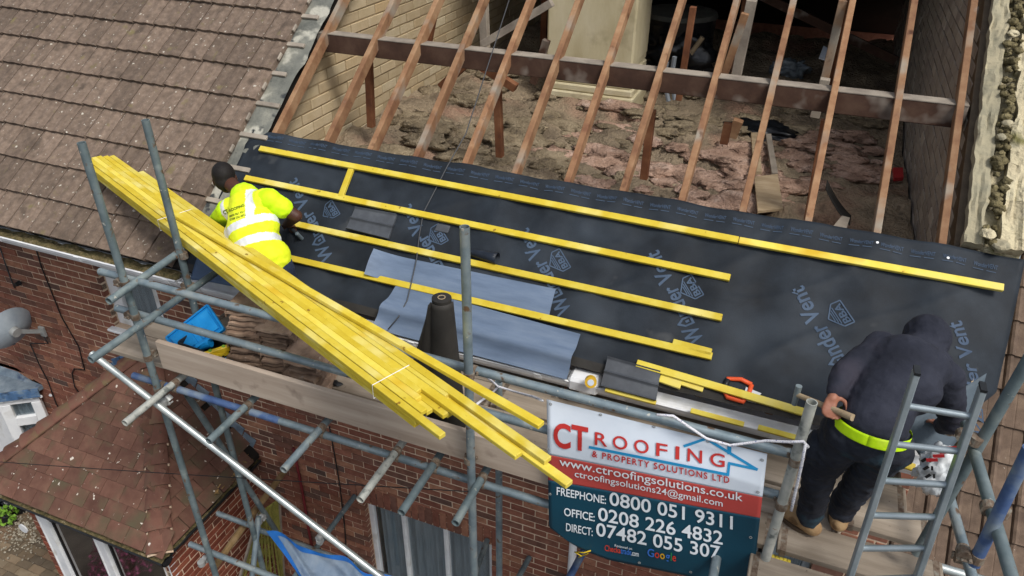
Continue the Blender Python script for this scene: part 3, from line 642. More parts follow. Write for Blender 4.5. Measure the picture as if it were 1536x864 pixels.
# lead: stepped apron up both sides of the roof
def step_flash(x0, x1, sgn, m, n):
    for k in range(n):
        xa = x0 + (x1 - x0) * k / n; xb = x0 + (x1 - x0) * (k + 1) / n; xc = (xa + xb) / 2
        zr = PC.z + RISE * ((PC.x - xc) / (PC.x - AX) if xc > AX else (xc - PL) / (AX - PL))
        q = MB(); q.cbox((xc, YW - .012, zr + .07), (abs(xb - xa) + .03, .008, .13), Matrix.Rotation(sgn * .5, 3, 'Y'), .002); q.obj('lead_step', m, porch)
step_flash(AX + .1, PC.x - .02, 1, Mt['lead'], 8); step_flash(AX - .05, AX - .75, -1, Mt['lead_blue'], 5)
q = MB(); fl0, fl1 = Yp(135, 586, YW - .05), Yp(222, 536, YW - .05)
q.grid(lambda u, v: fl0.lerp(fl1, u) + Vector((.02 * noise.noise((u * 9, v, 3)), -.03 - .10 * v + .02 * noise.noise((u * 14, v * 3, 1)), .08 - .1 * v + .03 * noise.noise((u * 12, v * 2, 8)))), 22, 5, th=(0, .004, -.004)); q.obj('lead_apron', Mt['lead_blue'], porch, recalc=True, smooth=True)
# number plaque and wall items by the porch
q = MB(); pp = Yp(36, 792, FY - .012); q.tube(pp, pp + Vector((0, -.014, 0)), .055, n=24); o = q.obj('house_plaque', Mt['white_pvc']); tag(o, 'round white plaque on brick beside the porch window', 'plaque')
# dry leaves and debris in the porch gutter corner
q = MB()
for k in range(34):
    c = Vector((PC.x - .03 + random.uniform(-.06, .05), random.uniform(3.45, 4.05), PC.z + .0 + random.uniform(0, .05))); a = random.uniform(0, 6.3); r = random.uniform(.02, .05)
    u = Vector((math.cos(a), math.sin(a), random.uniform(-.5, .5))) * r; w = Vector((-math.sin(a), math.cos(a), random.uniform(-.5, .5))) * r * .6
    q.add([c - u, c + w, c + u, c - w], [(0, 1, 2, 3)])
o = q.obj('dead_leaves', mat('dry_leaf', ['6b5436', '8d7448', 'a08a60'], 20, .9, .2, rnd=.3), kind='stuff'); o['label'] = 'dry leaves caught in the porch gutter'

# first-floor bay window (neighbour), leaded flat top
bA = Yp(55, 584, YW - .04); bB = Zp(-6, 592, bA.z); zt = bA.z; bd_ = (bA - bB).normalized(); bn = Vector((bd_.y, -bd_.x, 0)); BL_ = (bA - bB).length
bay = empty('bay_window', (bB.x, bB.y, 0)); adopt(bay, left); BRm = Matrix((bd_, -bn, Vector((0, 0, 1)))).transposed()
bP = lambda t, o_, z: bB + bd_ * t + bn * o_ + Vector((0, 0, z))
q = MB(); q.prism([bP(BL_ + .03, .05, .0), bP(-.02, .05, 0), bP(-.02, .05, 0) + Vector((-1.2, 0, 0)), Vector((bB.x - 1.2, YW, zt + .14)), Vector((bA.x - .28, YW, zt + .14)), Vector((bA.x + .06, YW, zt + .0))], (0, 0, .05)); q.obj('canopy_top', Mt['lead'], bay, recalc=True)
q = MB(); q.box(bP(BL_ / 2, .06, -.005), (BL_ + .08, .02, .11), BRm); q.obj('lead_edge', Mt['lead_blue'], bay)
for k in range(6):
    q = MB(); q.tube(bP(.05 + k * .1, .05, -.065), bP(.05 + k * .1, .06, -.065), .018, n=8); q.obj('trim', Mt['white_pvc'], bay)
def bbox(t0, t1, z0, z1, name, m, o_=0.0, th=.06): q = MB(); q.cbox(bP((t0 + t1) / 2, o_, (z0 + z1) / 2), (t1 - t0, th, z1 - z0), BRm, .006); return q.obj(name, Mt[m], bay)
bbox(-.02, BL_, -.15, -.07, 'frame', 'white_pvc'); bbox(BL_ - .10, BL_, -1.7, -.15, 'frame', 'white_pvc'); bbox(-.02, .10, -1.7, -.15, 'frame', 'white_pvc'); bbox(.10, BL_ - .10, -.46, -.34, 'frame', 'white_pvc', .004)
bbox(.09, BL_ - .09, -1.68, -.14, 'pane', 'pane', -.01, .004)
q = MB(); q.grid(lambda u, v: bP(.06 + (BL_ - .1) * u, -.08 + .015 * math.sin(u * 40), -1.7 + 1.58 * v), 60, 2); q.obj('curtain', Mt['curtain'], bay, smooth=True)
q = MB(); q.cbox(bP(0, 0, -.9) + Vector((-.6, 0, 0)), (1.2, .06, 1.6), None, .006); q.obj('front_light', Mt['white_pvc'], bay)

# satellite dish
dc = Yp(20, 496, YW - .24); dish = empty('satellite_dish', Yp(62, 496, YW)); tag(dish, 'grey satellite dish with rust marks on the left brick wall', 'satellite dish')
nd = Vector((-.93, .06, .16)).normalized(); ax = nd.cross(Vector((0, 0, 1))).normalized(); ay = ax.cross(nd).normalized()
q = MB(); q.grid(lambda u, v: dc + (ax * math.cos(2 * PI * u) * .25 + ay * math.sin(2 * PI * u) * .22) * v + nd * (.07 * v * v), 36, 7, th=-nd * .006); o = q.obj('reflector', Mt['dish'], dish, recalc=True); shade_auto(o, 50)
q = MB(); q.sweep([dc + ay * -.2 + nd * .05, dc - ay * .3 + nd * .2, dc - ay * .2 + nd * .38], .014, 8); q.tube(dc - ay * .2 + nd * .36, dc - ay * .14 + nd * .33, .03); q.obj('feed_arm', Mt['dish_arm'], dish)
mp_ = Yp(64, 497, YW - .02); q = MB(); q.cbox(mp_, (.07, .03, .12), None, .004); q.bar(mp_, dc - nd * .02, .035, .035); q.tube(dc - nd * .06, dc - nd * .005, .05); q.obj('wall_bracket', Mt['galv'], dish)
cable('dish_cable', [mp_ + Vector((.02, -.02, -.05)), mp_ + Vector((.06, -.03, -.12)), mp_ + Vector((-.06, -.02, -.16)), Yp(46, 515, YW - .02)], .006, Mt['cable'], dish)

# azalea beside the porch, mirrored in its glazing, and small plants at the wall foot
def bush(name, c, r, h, leafm, n, label, cat):
    t = empty(name, c); c = Vector(c); q = MB()
    for k in range(7):
        a = random.uniform(0, 6.3); q.sweep([c, c + Vector((math.cos(a) * r * .3, math.sin(a) * r * .3, h * .5)), c + Vector((math.cos(a) * r * .7, math.sin(a) * r * .7, h * .85))], [.012, .008, .004], 5)
    q.obj('stem', Mt['bark'], t); q = MB()
    for k in range(n):
        a = random.uniform(0, 6.3); e = random.uniform(-.3, 1.5); rr = random.uniform(.55, 1) * (1 + .25 * noise.noise((a, e, 1)))
        p = c + Vector((math.cos(a) * math.cos(e) * r * rr, math.sin(a) * math.cos(e) * r * rr, h * .5 + math.sin(e) * h * .5 * rr)); s = random.uniform(.02, .04)
        u = Vector((random.uniform(-1, 1), random.uniform(-1, 1), random.uniform(-1, 1))).normalized(); w = u.orthogonal().normalized()
        q.add([p - u * s, p + w * s * .6, p + u * s, p - w * s * .6], [(0, 1, 2, 3)])
    q.obj('foliage', leafm, t); return tag(t, label, cat)
bush('azalea_bush', (-6.55, 2.18, .04), .42, .75, Mt['blossom'], 1500, 'pink flowering shrub reflected in the porch window', 'shrub')
pp = Zp(14, 782, .05); bush('leafy_plant', (pp.x, pp.y, .04), .16, .25, Mt['leaf'], 160, 'small bright green plant against the porch wall foot', 'plant')
q = MB(); c = Zp(8, 765, .1); 
for k in range(14):
    a = random.uniform(0, 6.3); p = Vector((c.x + random.uniform(-.2, .2), c.y + random.uniform(-.15, .15), .12)); q.cbox(p, (.16, .1, .2), Matrix.Rotation(a, 3, 'Z'), .03)
o = q.obj('rubbish_bag', Mt['black_plastic']); tag(o, 'black plastic bag heaped by the porch wall foot', 'bag')
bed = MB(); bc = Zp(36, 800, .04)
for k in range(420):
    p = Vector((bc.x + random.gauss(0, .28), bc.y + random.gauss(0, .16), .055 + random.uniform(0, .02))); s = random.uniform(.012, .03); bed.cbox(p, (s, s * .8, s * .7), Matrix.Rotation(random.uniform(0, 3), 3, 'Z'), s * .25)
o = bed.obj('gravel_bed', Mt['gravel'], kind='stuff'); o['label'] = 'pale gravel strip along the porch wall'

# ------------------------------------------------------------------ lower neighbour roof at right
LS = math.radians(45); LU = Vector((0, math.cos(LS), math.sin(LS))); LN = Vector((0, -math.sin(LS), math.cos(LS))); L0 = Vector((2.0, 5.75, 3.35))
def LR(X, v, off=0): return Vector((X, L0.y, L0.z)) + LU * v + LN * off
MLOW = Matrix((Vector((1, 0, 0)), LU, LN)).transposed()
rh = empty('neighbour_house', (2.5, 5, 0)); tag(rh, 'lower house with ribbed brown tile roof at right edge', 'house')
slope_slab('roof_deck', [LR(1.2, -3.6, -.03), LR(6, -3.6, -.03), LR(6, 4.5, -.03), LR(1.2, 4.5, -.03)], .1, Mt['dark_void'], rh)
LT = tile_mesh('roll_tile', Mt['low_tile'], w=.215, L=.40, prof=[(0, .004), (.01, .024), (.03, .034), (.05, .024), (.062, .006), (.12, .004), (.128, .001), (.136, .004), (.2, .004), (.212, 0)])
for r in range(-12, 16):
    for c in range(16):
        X = 1.3 + .215 * c; v = r * .31
        if inframe(LR(X, v), 40) and not (r > 2 and X < 1.35): lay('roll_tile', LT, X, v, .02, rh, base=MLOW, P=LR)
q = MB(); q.box((3.6, 6.6, 1.0), (4.7, 6.0, 2.0)); q.obj('wall', Mt['brick'], rh)

# party wall head between the houses: copings, mortar, moss
pwl = empty('party_wall', (1.2, 6, 5)); tag(pwl, 'exposed party wall head with broken mortar and moss at right', 'wall')
q = MB(); n = 12
for i in range(n):
    Y0, Y1 = 4.68 + (RY - 4.68) * i / n, 4.68 + (RY - 4.68) * (i + 1) / n
    q.prism([(1.125, Y0, 4.6), (1.125, Y1, 4.6), (1.125, Y1, roofz(Y1) - .05), (1.125, Y0, roofz(Y0) - .05)], (.22, 0, 0))
q.obj('core', Mt['stone'], pwl, recalc=True)
def strip_x(pxa, pxb, py_): return Rp(pxa, py_, .03).x, Rp(pxb, py_, .03).x
v = 5.73
while v < 8.6:
    L = random.uniform(.28, .42); q = MB()
    q.grid(lambda a, bb: RV(1.035 + .10 * a + .018 * noise.noise((a * 2, (v + bb * L) * 6, 1)) + .008 * noise.noise((a * 2, (v + bb * L) * 15, 4)), v + (L + .004) * bb, .03 + .022 * noise.noise((a * 3, (v + bb * L) * 5, 2)) + .008 * noise.noise((a * 7, (v + bb * L) * 14, 6))), 6, 16, th=-SN * .07); o = q.obj('coping', Mt['slab'], pwl, recalc=True); v += L
v = 5.73
while v < 8.6:
    L = random.uniform(.18, .34); q = MB(); s0 = random.uniform(-.01, .02)
    q.grid(lambda a, bb: RV(1.215 + s0 + .12 * a + .03 * noise.noise((a, (v + bb * L) * 5, 5)) * (1 - a * .5), v + (L + .004) * bb, .035 + .03 * noise.noise((a * 3, (v + bb * L) * 5, 2)) + .01 * noise.noise((a * 7, (v + bb * L) * 14, 6)) - (.03 if noise.noise((v * 9, 0, 0)) > .25 else 0)), 6, 16, th=-SN * .08); o = q.obj('mortar_flaunching', Mt['stone'], pwl, recalc=True); v += L
def lump(q, c, r, fl=.7, amp=.35, seed=0, sub=2, fr=1.6):
    bm = bmesh.new(); bmesh.ops.create_icosphere(bm, subdivisions=sub, radius=1)
    vs = []
    for p in bm.verts:
        d = p.co.normalized(); k = 1 + amp * noise.noise(d * fr + Vector((seed * 3.1, seed, seed * 7.7))) + amp * .5 * noise.noise(d * fr * 2.7 + Vector((seed, 5, 1)))
        vs.append(Vector(c) + Vector((d.x * r[0], d.y * r[1], d.z * r[2])) * k)
    bm.verts.index_update(); fs = [tuple(p.index for p in f.verts) for f in bm.faces]; bm.free(); q.add(vs, fs)
q = MB()
for k in range(150):
    v = random.uniform(5.72, 8.4); s = random.uniform(.012, .034); lump(q, RV(1.18 + random.gauss(0, .02), v, .03 + random.uniform(-.03, .02)), (s, s * 1.2, s * .8), amp=.6, seed=k)
q.obj('moss_and_rubble', Mt['clump'], pwl, kind='stuff', smooth=True)
for k, (px, py_, s) in enumerate(((1512, 185, .035), (1520, 50, .035), (1502, 205, .03), (1482, 350, .045), (1500, 368, .05))):
    q = MB(); lump(q, Rp(px, py_, .05), (s, s * 1.3, s * .6), amp=.3, seed=k + 40); q.obj('brick_rubble', Mt['stone'] if k in (1, 3) else Mt['slab'], pwl)
# soil pipe beyond the wall
q = MB(); a, c = Yp(1545, 290, 6.6), Yp(1512, 410, 6.6); q.tube(a, c, .055, n=20, wall=.004); o = q.obj('soil_pipe', Mt['grey_pvc'], smooth=False); shade_auto(o); tag(o, 'pale grey plastic pipe beyond the party wall end', 'pipe')

# ------------------------------------------------------------------ loft contents
def ins_h(X, Y):
    t = max(0, min(1, (-1.5 - X) / 2.6))
    return 5.30 + .16 * t + .10 * noise.noise((X * 1.6, Y * 1.6, 0)) + .06 * noise.noise((X * 4.2, Y * 4.2, 3)) + .035 * abs(noise.noise((X * 9, Y * 9, 5))) + .02 * noise.noise((X * 22, Y * 22, 8))
q = MB(); q.grid(lambda u, v: (-4.04 + 5.02 * u, 4.35 + 8.0 * v * (.4 + .6 * v), ins_h(-4.04 + 5.02 * u, 4.35 + 8.0 * v * (.4 + .6 * v))), 190, 190)
o = q.obj('loft_insulation', Mt['insul'], smooth=True, kind='stuff'); o['label'] = 'dusty brown loft insulation over the ceiling'
def wool(name, m, n, xr, smin, smax, lab, seed, fr=2.2):
    rr = random.Random(seed); q = MB()
    for k in range(n):
        px, py_ = xr(rr); p = Zp(px, py_, 5.34)
        if not (-3.95 < p.x < .9 and 4.4 < p.y < 9): continue
        s = rr.uniform(smin, smax); c = (p.x, p.y, ins_h(p.x, p.y) + s * .05)
        lump(q, c, (s * rr.uniform(.9, 1.9), s * rr.uniform(.7, 1.2), s * .36), amp=.55, seed=k + seed, sub=3, fr=fr)
    o = q.obj(name, m, smooth=True, kind='stuff'); o['label'] = lab
wool('loose_insulation', Mt['insul_pink'], 60, lambda r: (lambda t: (850 + 330 * t + r.gauss(0, 40), 215 + 70 * t + r.gauss(0, 26)))(r.random()), .06, .17, 'torn pink mineral wool heaped in the open loft', 3)
wool('loose_insulation', Mt['insul_pink'], 34, lambda r: (r.uniform(1180, 1330), r.uniform(200, 275)), .05, .13, 'pink mineral wool rolls beside the right-hand rafters', 91)
wool('loose_insulation', Mt['insul_grey'], 110, lambda r: (r.uniform(520, 960), r.uniform(80, 270)), .05, .17, 'grey brown mineral wool lumps beneath the purlin', 200)
wool('loose_insulation', Mt['insul_grey'], 46, lambda r: (r.uniform(940, 1360), r.uniform(110, 200)), .05, .14, 'dusty mineral wool near the chimney breast and tank', 400)
def crumple(c, r, amp, seed, fr=2.5, sub=4):
    q = MB(); lump(q, c, r, amp=amp, seed=seed, sub=sub, fr=fr); return q
# cold water tank wrapped in black polythene
tk = Zp(1012, 96, 5.4); tank = empty('water_tank', (tk.x, tk.y, 5.35)); tag(tank, 'round cold water tank under black polythene behind the purlin', 'water tank')
q = MB(); q.tube((tk.x, tk.y, 5.35), (tk.x, tk.y, 6.0), .42, .44, n=32); o = q.obj('tank', Mt['black_plastic'], tank); shade_auto(o)
q = MB(); q.tube((tk.x, tk.y, 6.0), (tk.x, tk.y, 6.05), .46, .44, n=32); o = q.obj('lid', mat('tank_lid', ['3f403c', '55554e'], 6, .8, .3, rnd=0), tank); shade_auto(o)
q = crumple((tk.x + .05, tk.y - .3, 5.62), (.5, .2, .3), .5, 5); q.obj('polythene_wrap', Mt['black_plastic'], tank, smooth=True)
q = MB(); q.tube(Yp(1035, 82, tk.y - .45), Yp(1054, 56, tk.y - .45), .03); o = q.obj('pipe_stub', Mt['cardboard']); tag(o, 'pale timber offcut leaning on the black water tank', 'timber offcut')
for k, (a, c) in enumerate((((1000, 118), (1003, 152)), ((1012, 110), (1012, 150)))):
    q = MB(); q.sweep([Yp(a[0], a[1] - 25, 6.5), Yp(a[0] - 4, a[1], 6.5), Yp(c[0], c[1], 6.45)], .02, 8); o = q.obj('water_pipe', Mt['grey_pvc']); tag(o, ('left' if k == 0 else 'right') + ' one of two grey pipes below the water tank', 'pipe', 'pipes at the water tank')
def loft_thing(name, px, r, z, m, amp, seed, label, cat, fr=2.5):
    p = Zp(px[0], px[1], z); q = crumple((p.x, p.y, ins_h(p.x, p.y) + r[2] * .5), r, amp, seed, fr); o = q.obj(name, m, smooth=True); return tag(o, label, cat)
loft_thing('polythene_sheet', (1150, 182), (.40, .22, .1), 5.4, Mt['black_plastic'], .5, 11, 'crumpled black polythene sheet on the loft floor below the purlin', 'plastic sheet')
loft_thing('plastic_bag', (1186, 92), (.2, .14, .14), 5.5, mat('clear_bag', ['4c545a', '6b747a', '8d969c'], 9, .3, .6, 14, rnd=0, bdist=.02), .6, 12, 'crumpled translucent bag in the dark of the loft', 'bag')
def flat_piece(name, corners, z, th, m, label, cat, tilt=0):
    q = MB(); pts = [Zp(x, y, z) + Vector((0, 0, tilt * i)) for i, (x, y) in enumerate(corners)]; q.prism(pts, (0, 0, th)); o = q.obj(name, m, recalc=True); return tag(o, label, cat)
flat_piece('plywood_offcut', [(1131, 268), (1166, 264), (1174, 316), (1136, 320)], 5.42, .02, Mt['cardboard'], 'square plywood offcut lying on insulation just above the membrane', 'plywood')
flat_piece('timber_plank', [(1126, 203), (1137, 203), (1142, 262), (1130, 262)], 5.40, .03, Mt['cardboard'], 'left of two short planks below the black polythene', 'plank')
flat_piece('timber_plank', [(1148, 205), (1156, 205), (1166, 264), (1157, 264)], 5.40, .03, Mt['grey_timber'], 'right of two short planks below the black polythene', 'plank')
flat_piece('paper_sheet', [(1228, 88), (1235, 70), (1243, 74), (1241, 92)], 5.9, .01, Mt['paper'], 'small white paper label on a post deep in the loft', 'paper')
flat_piece('wrapper', [(1338, 256), (1353, 256), (1354, 271), (1340, 272)], 5.45, .03, Mt['red_card'], 'red packet lying against the right party wall', 'packet')
flat_piece('timber_offcut', [(1247, 345), (1262, 327), (1274, 330), (1268, 348)], 5.5, .02, Mt['grey_timber'], 'grey timber offcut beside the curled felt strip', 'timber offcut')
q = MB(); a, c = Zp(1234, 300, 5.5), Zp(1275, 338, 5.42); q.grid(lambda u, v: a.lerp(c, u) + Vector((.0, .12 * v, .10 * (1 - u) ** 2 + .03 * v)), 12, 3, th=(0, 0, -.006)); o = q.obj('felt_strip', Mt['felt_dark'], smooth=True, recalc=True); tag(o, 'curled dark felt strip lying near the membrane edge', 'felt strip')

# ------------------------------------------------------------------ membrane on the rafters
VB, VT = 4.46, 5.70
def mem_off(X, v):
    w = .007 * math.cos(2 * PI * (X + 3.44) / .4) + .012 * noise.noise((X * .9 + v * .6, v * 1.7, 4)) + .004 * noise.noise((X * 4, v * 5, 9)) + .008
    # soft creases running down the slope
    w += .014 * max(0, noise.noise((X * 2.3 + v * 1.1, v * .5, 13))) ** 1.0
    cr_ = noise.noise((X * 1.3 - v * 2.1, X * .4 + v * 1.2, 21)); w += .010 * max(0, 1 - abs(cr_) * 9)
    cr_ = noise.noise((X * 2.9 + v * 1.4, v * 2.3 - X * .5, 33)); w += .005 * max(0, 1 - abs(cr_) * 8)
    return max(w, -.003)
def mem_pt(X, v, up=0.0):
    p = RV(X, v, mem_off(X, v) + up)
    if X > .98:
        t = (X - .98) / .38; d = max(0, (VT - v) / (VT - VB))
        p = p + Vector((-.05 * t * d, 0, -(t ** 2) * (.02 + .50 * d ** 1.3)))
    return p
mem = empty('roofing_membrane', RV(-1.4, 5.0)); tag(mem, 'dark breathable roofing membrane printed with lettering, laid over the lower rafters', 'membrane')
def xmax(v):
    t = (v - VB) / (VT - VB); return min(1.36, .86 + .5 * (t / .48) ** .7) if t > 0 else .86
def mem_grid(u, v):
    vv = VB + (VT - VB) * v; X = -4.10 + (xmax(vv) + 4.10) * u; vv = VB + (VT + .012 * noise.noise((X * 1.5, 0, 0)) - VB) * v
    if u < .02: X += .02 * noise.noise((0, vv * 4, 1))
    return mem_pt(X, vv)
q = MB(); q.grid(mem_grid, 190, 60, th=(0, .0004, -.0015)); o = q.obj('sheet', Mt['felt'], mem, smooth=True)
q = MB(); q.grid(lambda u, v: mem_pt(-4.1 + 5.1 * u, VB + .02 - .05 * v, .004 * (1 - v)) + Vector((0, 0, -.01 * v * v)), 120, 3); q.obj('eaves_strip', Mt['felt_dark'], mem, smooth=True)
# hanging flap at the right-hand verge
fa, fb, fc, fd_ = Yp(1350, 640, 3.52), Yp(1480, 560, 3.8), Yp(1462, 640, 3.66), Yp(1390, 700, 3.5)
q = MB(); q.grid(lambda u, v: fa.lerp(fb, u).lerp(fd_.lerp(fc, u), v) + Vector((0, -.03 * math.sin(u * 5) * v, 0)), 14, 8, th=(0, .002, 0)); q.obj('loose_flap', Mt['felt_under'], mem, smooth=True)
# printing on the membrane
def text_mesh(s, bold=0.0, space=1.0, shear=0.0, fine=False, res=4):
    cu = bpy.data.curves.new('t', 'FONT'); cu.body = s; cu.size = 1; cu.offset = bold; cu.space_character = space; cu.shear = shear; cu.resolution_u = res
    ob = bpy.data.objects.new('t', cu); COL.objects.link(ob); bpy.context.view_layer.update()
    dg = bpy.context.evaluated_depsgraph_get(); me = bpy.data.meshes.new_from_object(ob.evaluated_get(dg))
    if fine:                                             # enough vertices to follow a folded sheet
        bm = bmesh.new(); bm.from_mesh(me); bmesh.ops.triangulate(bm, faces=bm.faces[:])
        bmesh.ops.subdivide_edges(bm, edges=bm.edges[:], cuts=2, use_grid_fill=True); bm.to_mesh(me); bm.free()
    vs = [v.co.copy() for v in me.vertices]; fs = [tuple(p.vertices) for p in me.polygons]
    bpy.data.objects.remove(ob); bpy.data.curves.remove(cu); bpy.data.meshes.remove(me)
    x0, x1 = min(v.x for v in vs), max(v.x for v in vs)
    return [((v.x - x0) / (x1 - x0), v.y) for v in vs], fs
TXT = {}
def text(s, bold=0.0, space=1.0, shear=0.0, fine=False):
    k = (s, bold, space, shear, fine)
    if k not in TXT: TXT[k] = text_mesh(*k)
    return TXT[k]
def roof_uv(p): return p.x, p.y / .81305
def roof_text(s, a, c, h, m, name, bold=.01, flip=1, up=.0035, f0=0.0, f1=1.0):
    """Lettering on the membrane from pixel a to pixel c, cap height h metres; flip=-1 mirrors the up direction."""
    (X0, v0), (X1, v1) = roof_uv(Rp(*a)), roof_uv(Rp(*c)); vs, fs = text(s, bold)
    dX, dv = X1 - X0, v1 - v0; L = math.hypot(dX, dv); nX, nv = -dv / L * flip, dX / L * flip
    q = MB(); pts = []
    for (x, y) in vs: pts.append(mem_pt(X0 + dX * (f0 + (f1 - f0) * x) + nX * y * h / .7, v0 + dv * (f0 + (f1 - f0) * x) + nv * y * h / .7, up))
    q.add(pts, fs); return q.obj(name, m, mem)
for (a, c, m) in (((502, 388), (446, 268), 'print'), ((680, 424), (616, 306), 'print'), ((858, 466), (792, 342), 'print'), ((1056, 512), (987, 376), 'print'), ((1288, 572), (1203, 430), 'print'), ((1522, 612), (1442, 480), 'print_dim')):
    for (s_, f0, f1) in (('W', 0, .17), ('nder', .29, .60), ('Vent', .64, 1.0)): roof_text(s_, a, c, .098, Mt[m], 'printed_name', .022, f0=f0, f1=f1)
    (X0, v0), (X1, v1) = roof_uv(Rp(*a)), roof_uv(Rp(*c)); L_ = math.hypot(X1 - X0, v1 - v0); ee = ((X1 - X0) / L_, (v1 - v0) / L_); nn = (-ee[1], ee[0])
    PT = lambda s_, t_: mem_pt(X0 + ee[0] * s_ * L_ + nn[0] * t_ * .098, v0 + ee[1] * s_ * L_ + nn[1] * t_ * .098, .0035)
    q = MB(); out = [(.185, 0), (.275, 0), (.275, .62), (.23, 1.08), (.185, .62)]; inn = [(.203, .16), (.257, .16), (.257, .58), (.23, .82), (.203, .58)]
    q.add([PT(*p_) for p_ in out] + [PT(*p_) for p_ in inn], [(k_, (k_ + 1) % 5, 5 + (k_ + 1) % 5, 5 + k_) for k_ in range(5)]); q.add([PT(.218, .26), PT(.242, .26), PT(.242, .5), PT(.218, .5)], [(0, 1, 2, 3)]); q.obj('printed_house', Mt[m], mem)
def logo(px, py_):                                       # small house-shaped certification mark with BBA
    X0, v0 = roof_uv(Rp(px, py_)); (X1, v1) = roof_uv(Rp(px - 22, py_ - 36)); L = math.hypot(X1 - X0, v1 - v0); e = ((X1 - X0) / L, (v1 - v0) / L); n = (-e[1], e[0])
    s = .16
    P = lambda x, y: mem_pt(X0 + (e[0] * x + n[0] * y) * s, v0 + (e[1] * x + n[1] * y) * s, .0035)
    q = MB()
    def stroke(pts, w=.05):
        for i in range(len(pts) - 1):
            (ax_, ay_), (bx_, by_) = pts[i], pts[i + 1]; l = math.hypot(bx_ - ax_, by_ - ay_); ox, oy = -(by_ - ay_) / l * w / 2, (bx_ - ax_) / l * w / 2
            q.add([P(ax_ + ox, ay_ + oy), P(ax_ - ox, ay_ - oy), P(bx_ - ox, by_ - oy), P(bx_ + ox, by_ + oy)], [(0, 1, 2, 3)])
    stroke([(-.5, 0), (.5, 0), (.5, .36), (0, .72), (-.5, .36), (-.5, 0)])
    for k in range(3): stroke([(-.36 + k * .09, .40 + k * .07), (.36 - k * .09, .40 + k * .07)], .04)
    vs, fs = text('BBA', .03); q.add([P(-.42 + .84 * x, .07 + y * .36) for x, y in vs], fs)
    q.obj('printed_mark', Mt['print'], mem)
for (px, py_) in ((505, 312), (666, 350), (848, 388), (1046, 428), (1270, 468)): logo(px, py_)
x = 402.0
while x < 1500:                                          # repeated small print along the top edge
    L = 24 + (x - 400) * .012; y = 199 + (x - 402) * .1785
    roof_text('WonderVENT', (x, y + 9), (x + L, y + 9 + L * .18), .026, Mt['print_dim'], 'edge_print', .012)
    q = MB(); a, c = Rp(x - 1, y + 13), Rp(x + L * .42, y + 13 + L * .42 * .18); q.bar(mem_pt(a.x, a.y / .81305, .003), mem_pt(c.x, c.y / .81305, .003), .004, .001, up=SN); a, c = Rp(x + L * .55, y + 13 + L * .1), Rp(x + L * .95, y + 13 + L * .17); q.bar(mem_pt(a.x, a.y / .81305, .003), mem_pt(c.x, c.y / .81305, .003), .004, .001, up=SN); q.obj('edge_dash', Mt['print'], mem)
    x += L * 1.32
for px, py_ in ((1316, 364), (1422, 387)):
    q = MB(); p = Rp(px, py_, .02); q.tube(p, p + SN * .004, .008, n=12); q.obj('fixing_washer', Mt['strap'], mem)

# ------------------------------------------------------------------ yellow battens
def batten(p0, p1, label, up=SN, w=.045, h=.025, m='batten', group=None):
    q = MB(); q.bar(p0, p1, w, h, up=up, ch=.0025); o = q.obj('roofing_batten', Mt[m]); return tag(o, label, 'batten', group)
BO = .036
for (a, c, lab) in (((390, 223), (1107.5, 360.5), 'long yellow batten along the top of the membrane, left length'), ((1108.5, 361), (1505, 432), 'yellow batten along the top of the membrane, right length'),
                    ((368, 267), (1095, 417), 'second yellow batten down from the membrane top edge'), ((438, 335), (1083, 477), 'third yellow batten down, its left end under the worker\'s hand'),
                    ((416, 383), (1068, 535), 'fourth yellow batten down, crossing the grey plastic sheets'), ((955, 545), (1207, 619), 'short lowest yellow batten between grey tile and hooded worker')):
    batten(Rp(*a, BO), Rp(*c, BO), lab, m='batten_pale' if a[0] > 900 else 'batten')
batten(Rp(1009, 514, BO), Rp(1067, 529, BO), 'short batten offcut doubled against the fourth batten end')
batten(Rp(527, 254, BO), Rp(511, 296, BO), 'short yellow spacer standing between the top two battens')

# ------------------------------------------------------------------ loose roofing materials
def bil(c4, u, v): a, b_, c, d = c4; return a.lerp(b_, u).lerp(d.lerp(c, u), v)
A4 = [Rp(565, 378, .02), Rp(834, 434, .02), Rp(824, 474, .02), Rp(551, 416, .02)]
q = MB(); q.grid(lambda u, v: bil(A4, u, v) + SN * (.006 + .05 * max(0, 1 - u * 5) ** 2 + .01 * math.sin(v * 3)), 40, 8, th=-SN * .003); o = q.obj('plastic_sheet', Mt['sheet'], smooth=True, recalc=True); tag(o, 'upper grey plastic eaves sheet under the fourth batten', 'plastic sheet'); shade_auto(o, 40)
B4 = [Rp(596, 427, .03), Rp(871, 502, .03), Rp(849, 568, .03), Rp(560, 492, .03)]
def shB(u, v): return bil(B4, u, v) + SN * (.012 + .045 * math.exp(-((v - .55) / .16) ** 2) - .03 * v + (.004 if .60 < v < .64 else 0) + .05 * max(0, 1 - u * 6) ** 2 * v)
q = MB(); q.grid(shB, 40, 26, th=-SN * .003); o = q.obj('plastic_sheet', Mt['sheet'], smooth=True, recalc=True); tag(o, 'lower ribbed grey plastic eaves sheet overhanging the gutter', 'plastic sheet'); shade_auto(o, 40)
C4 = [Rp(300, 376, .02), Rp(352, 396, .02), Rp(356, 432, .0), Rp(286, 420, .0)]
q = MB(); q.grid(lambda u, v: bil(C4, u, v) + SN * (.01 + .02 * math.sin(u * 3)), 16, 8, th=-SN * .003); o = q.obj('plastic_sheet', mat('slate_blue_sheet', ['33465f', '3e5370', '4b607c'], 3, .4, .05, rnd=0), smooth=True, recalc=True); tag(o, 'slate blue plastic sheet behind the batten bundle at left eaves', 'plastic sheet')
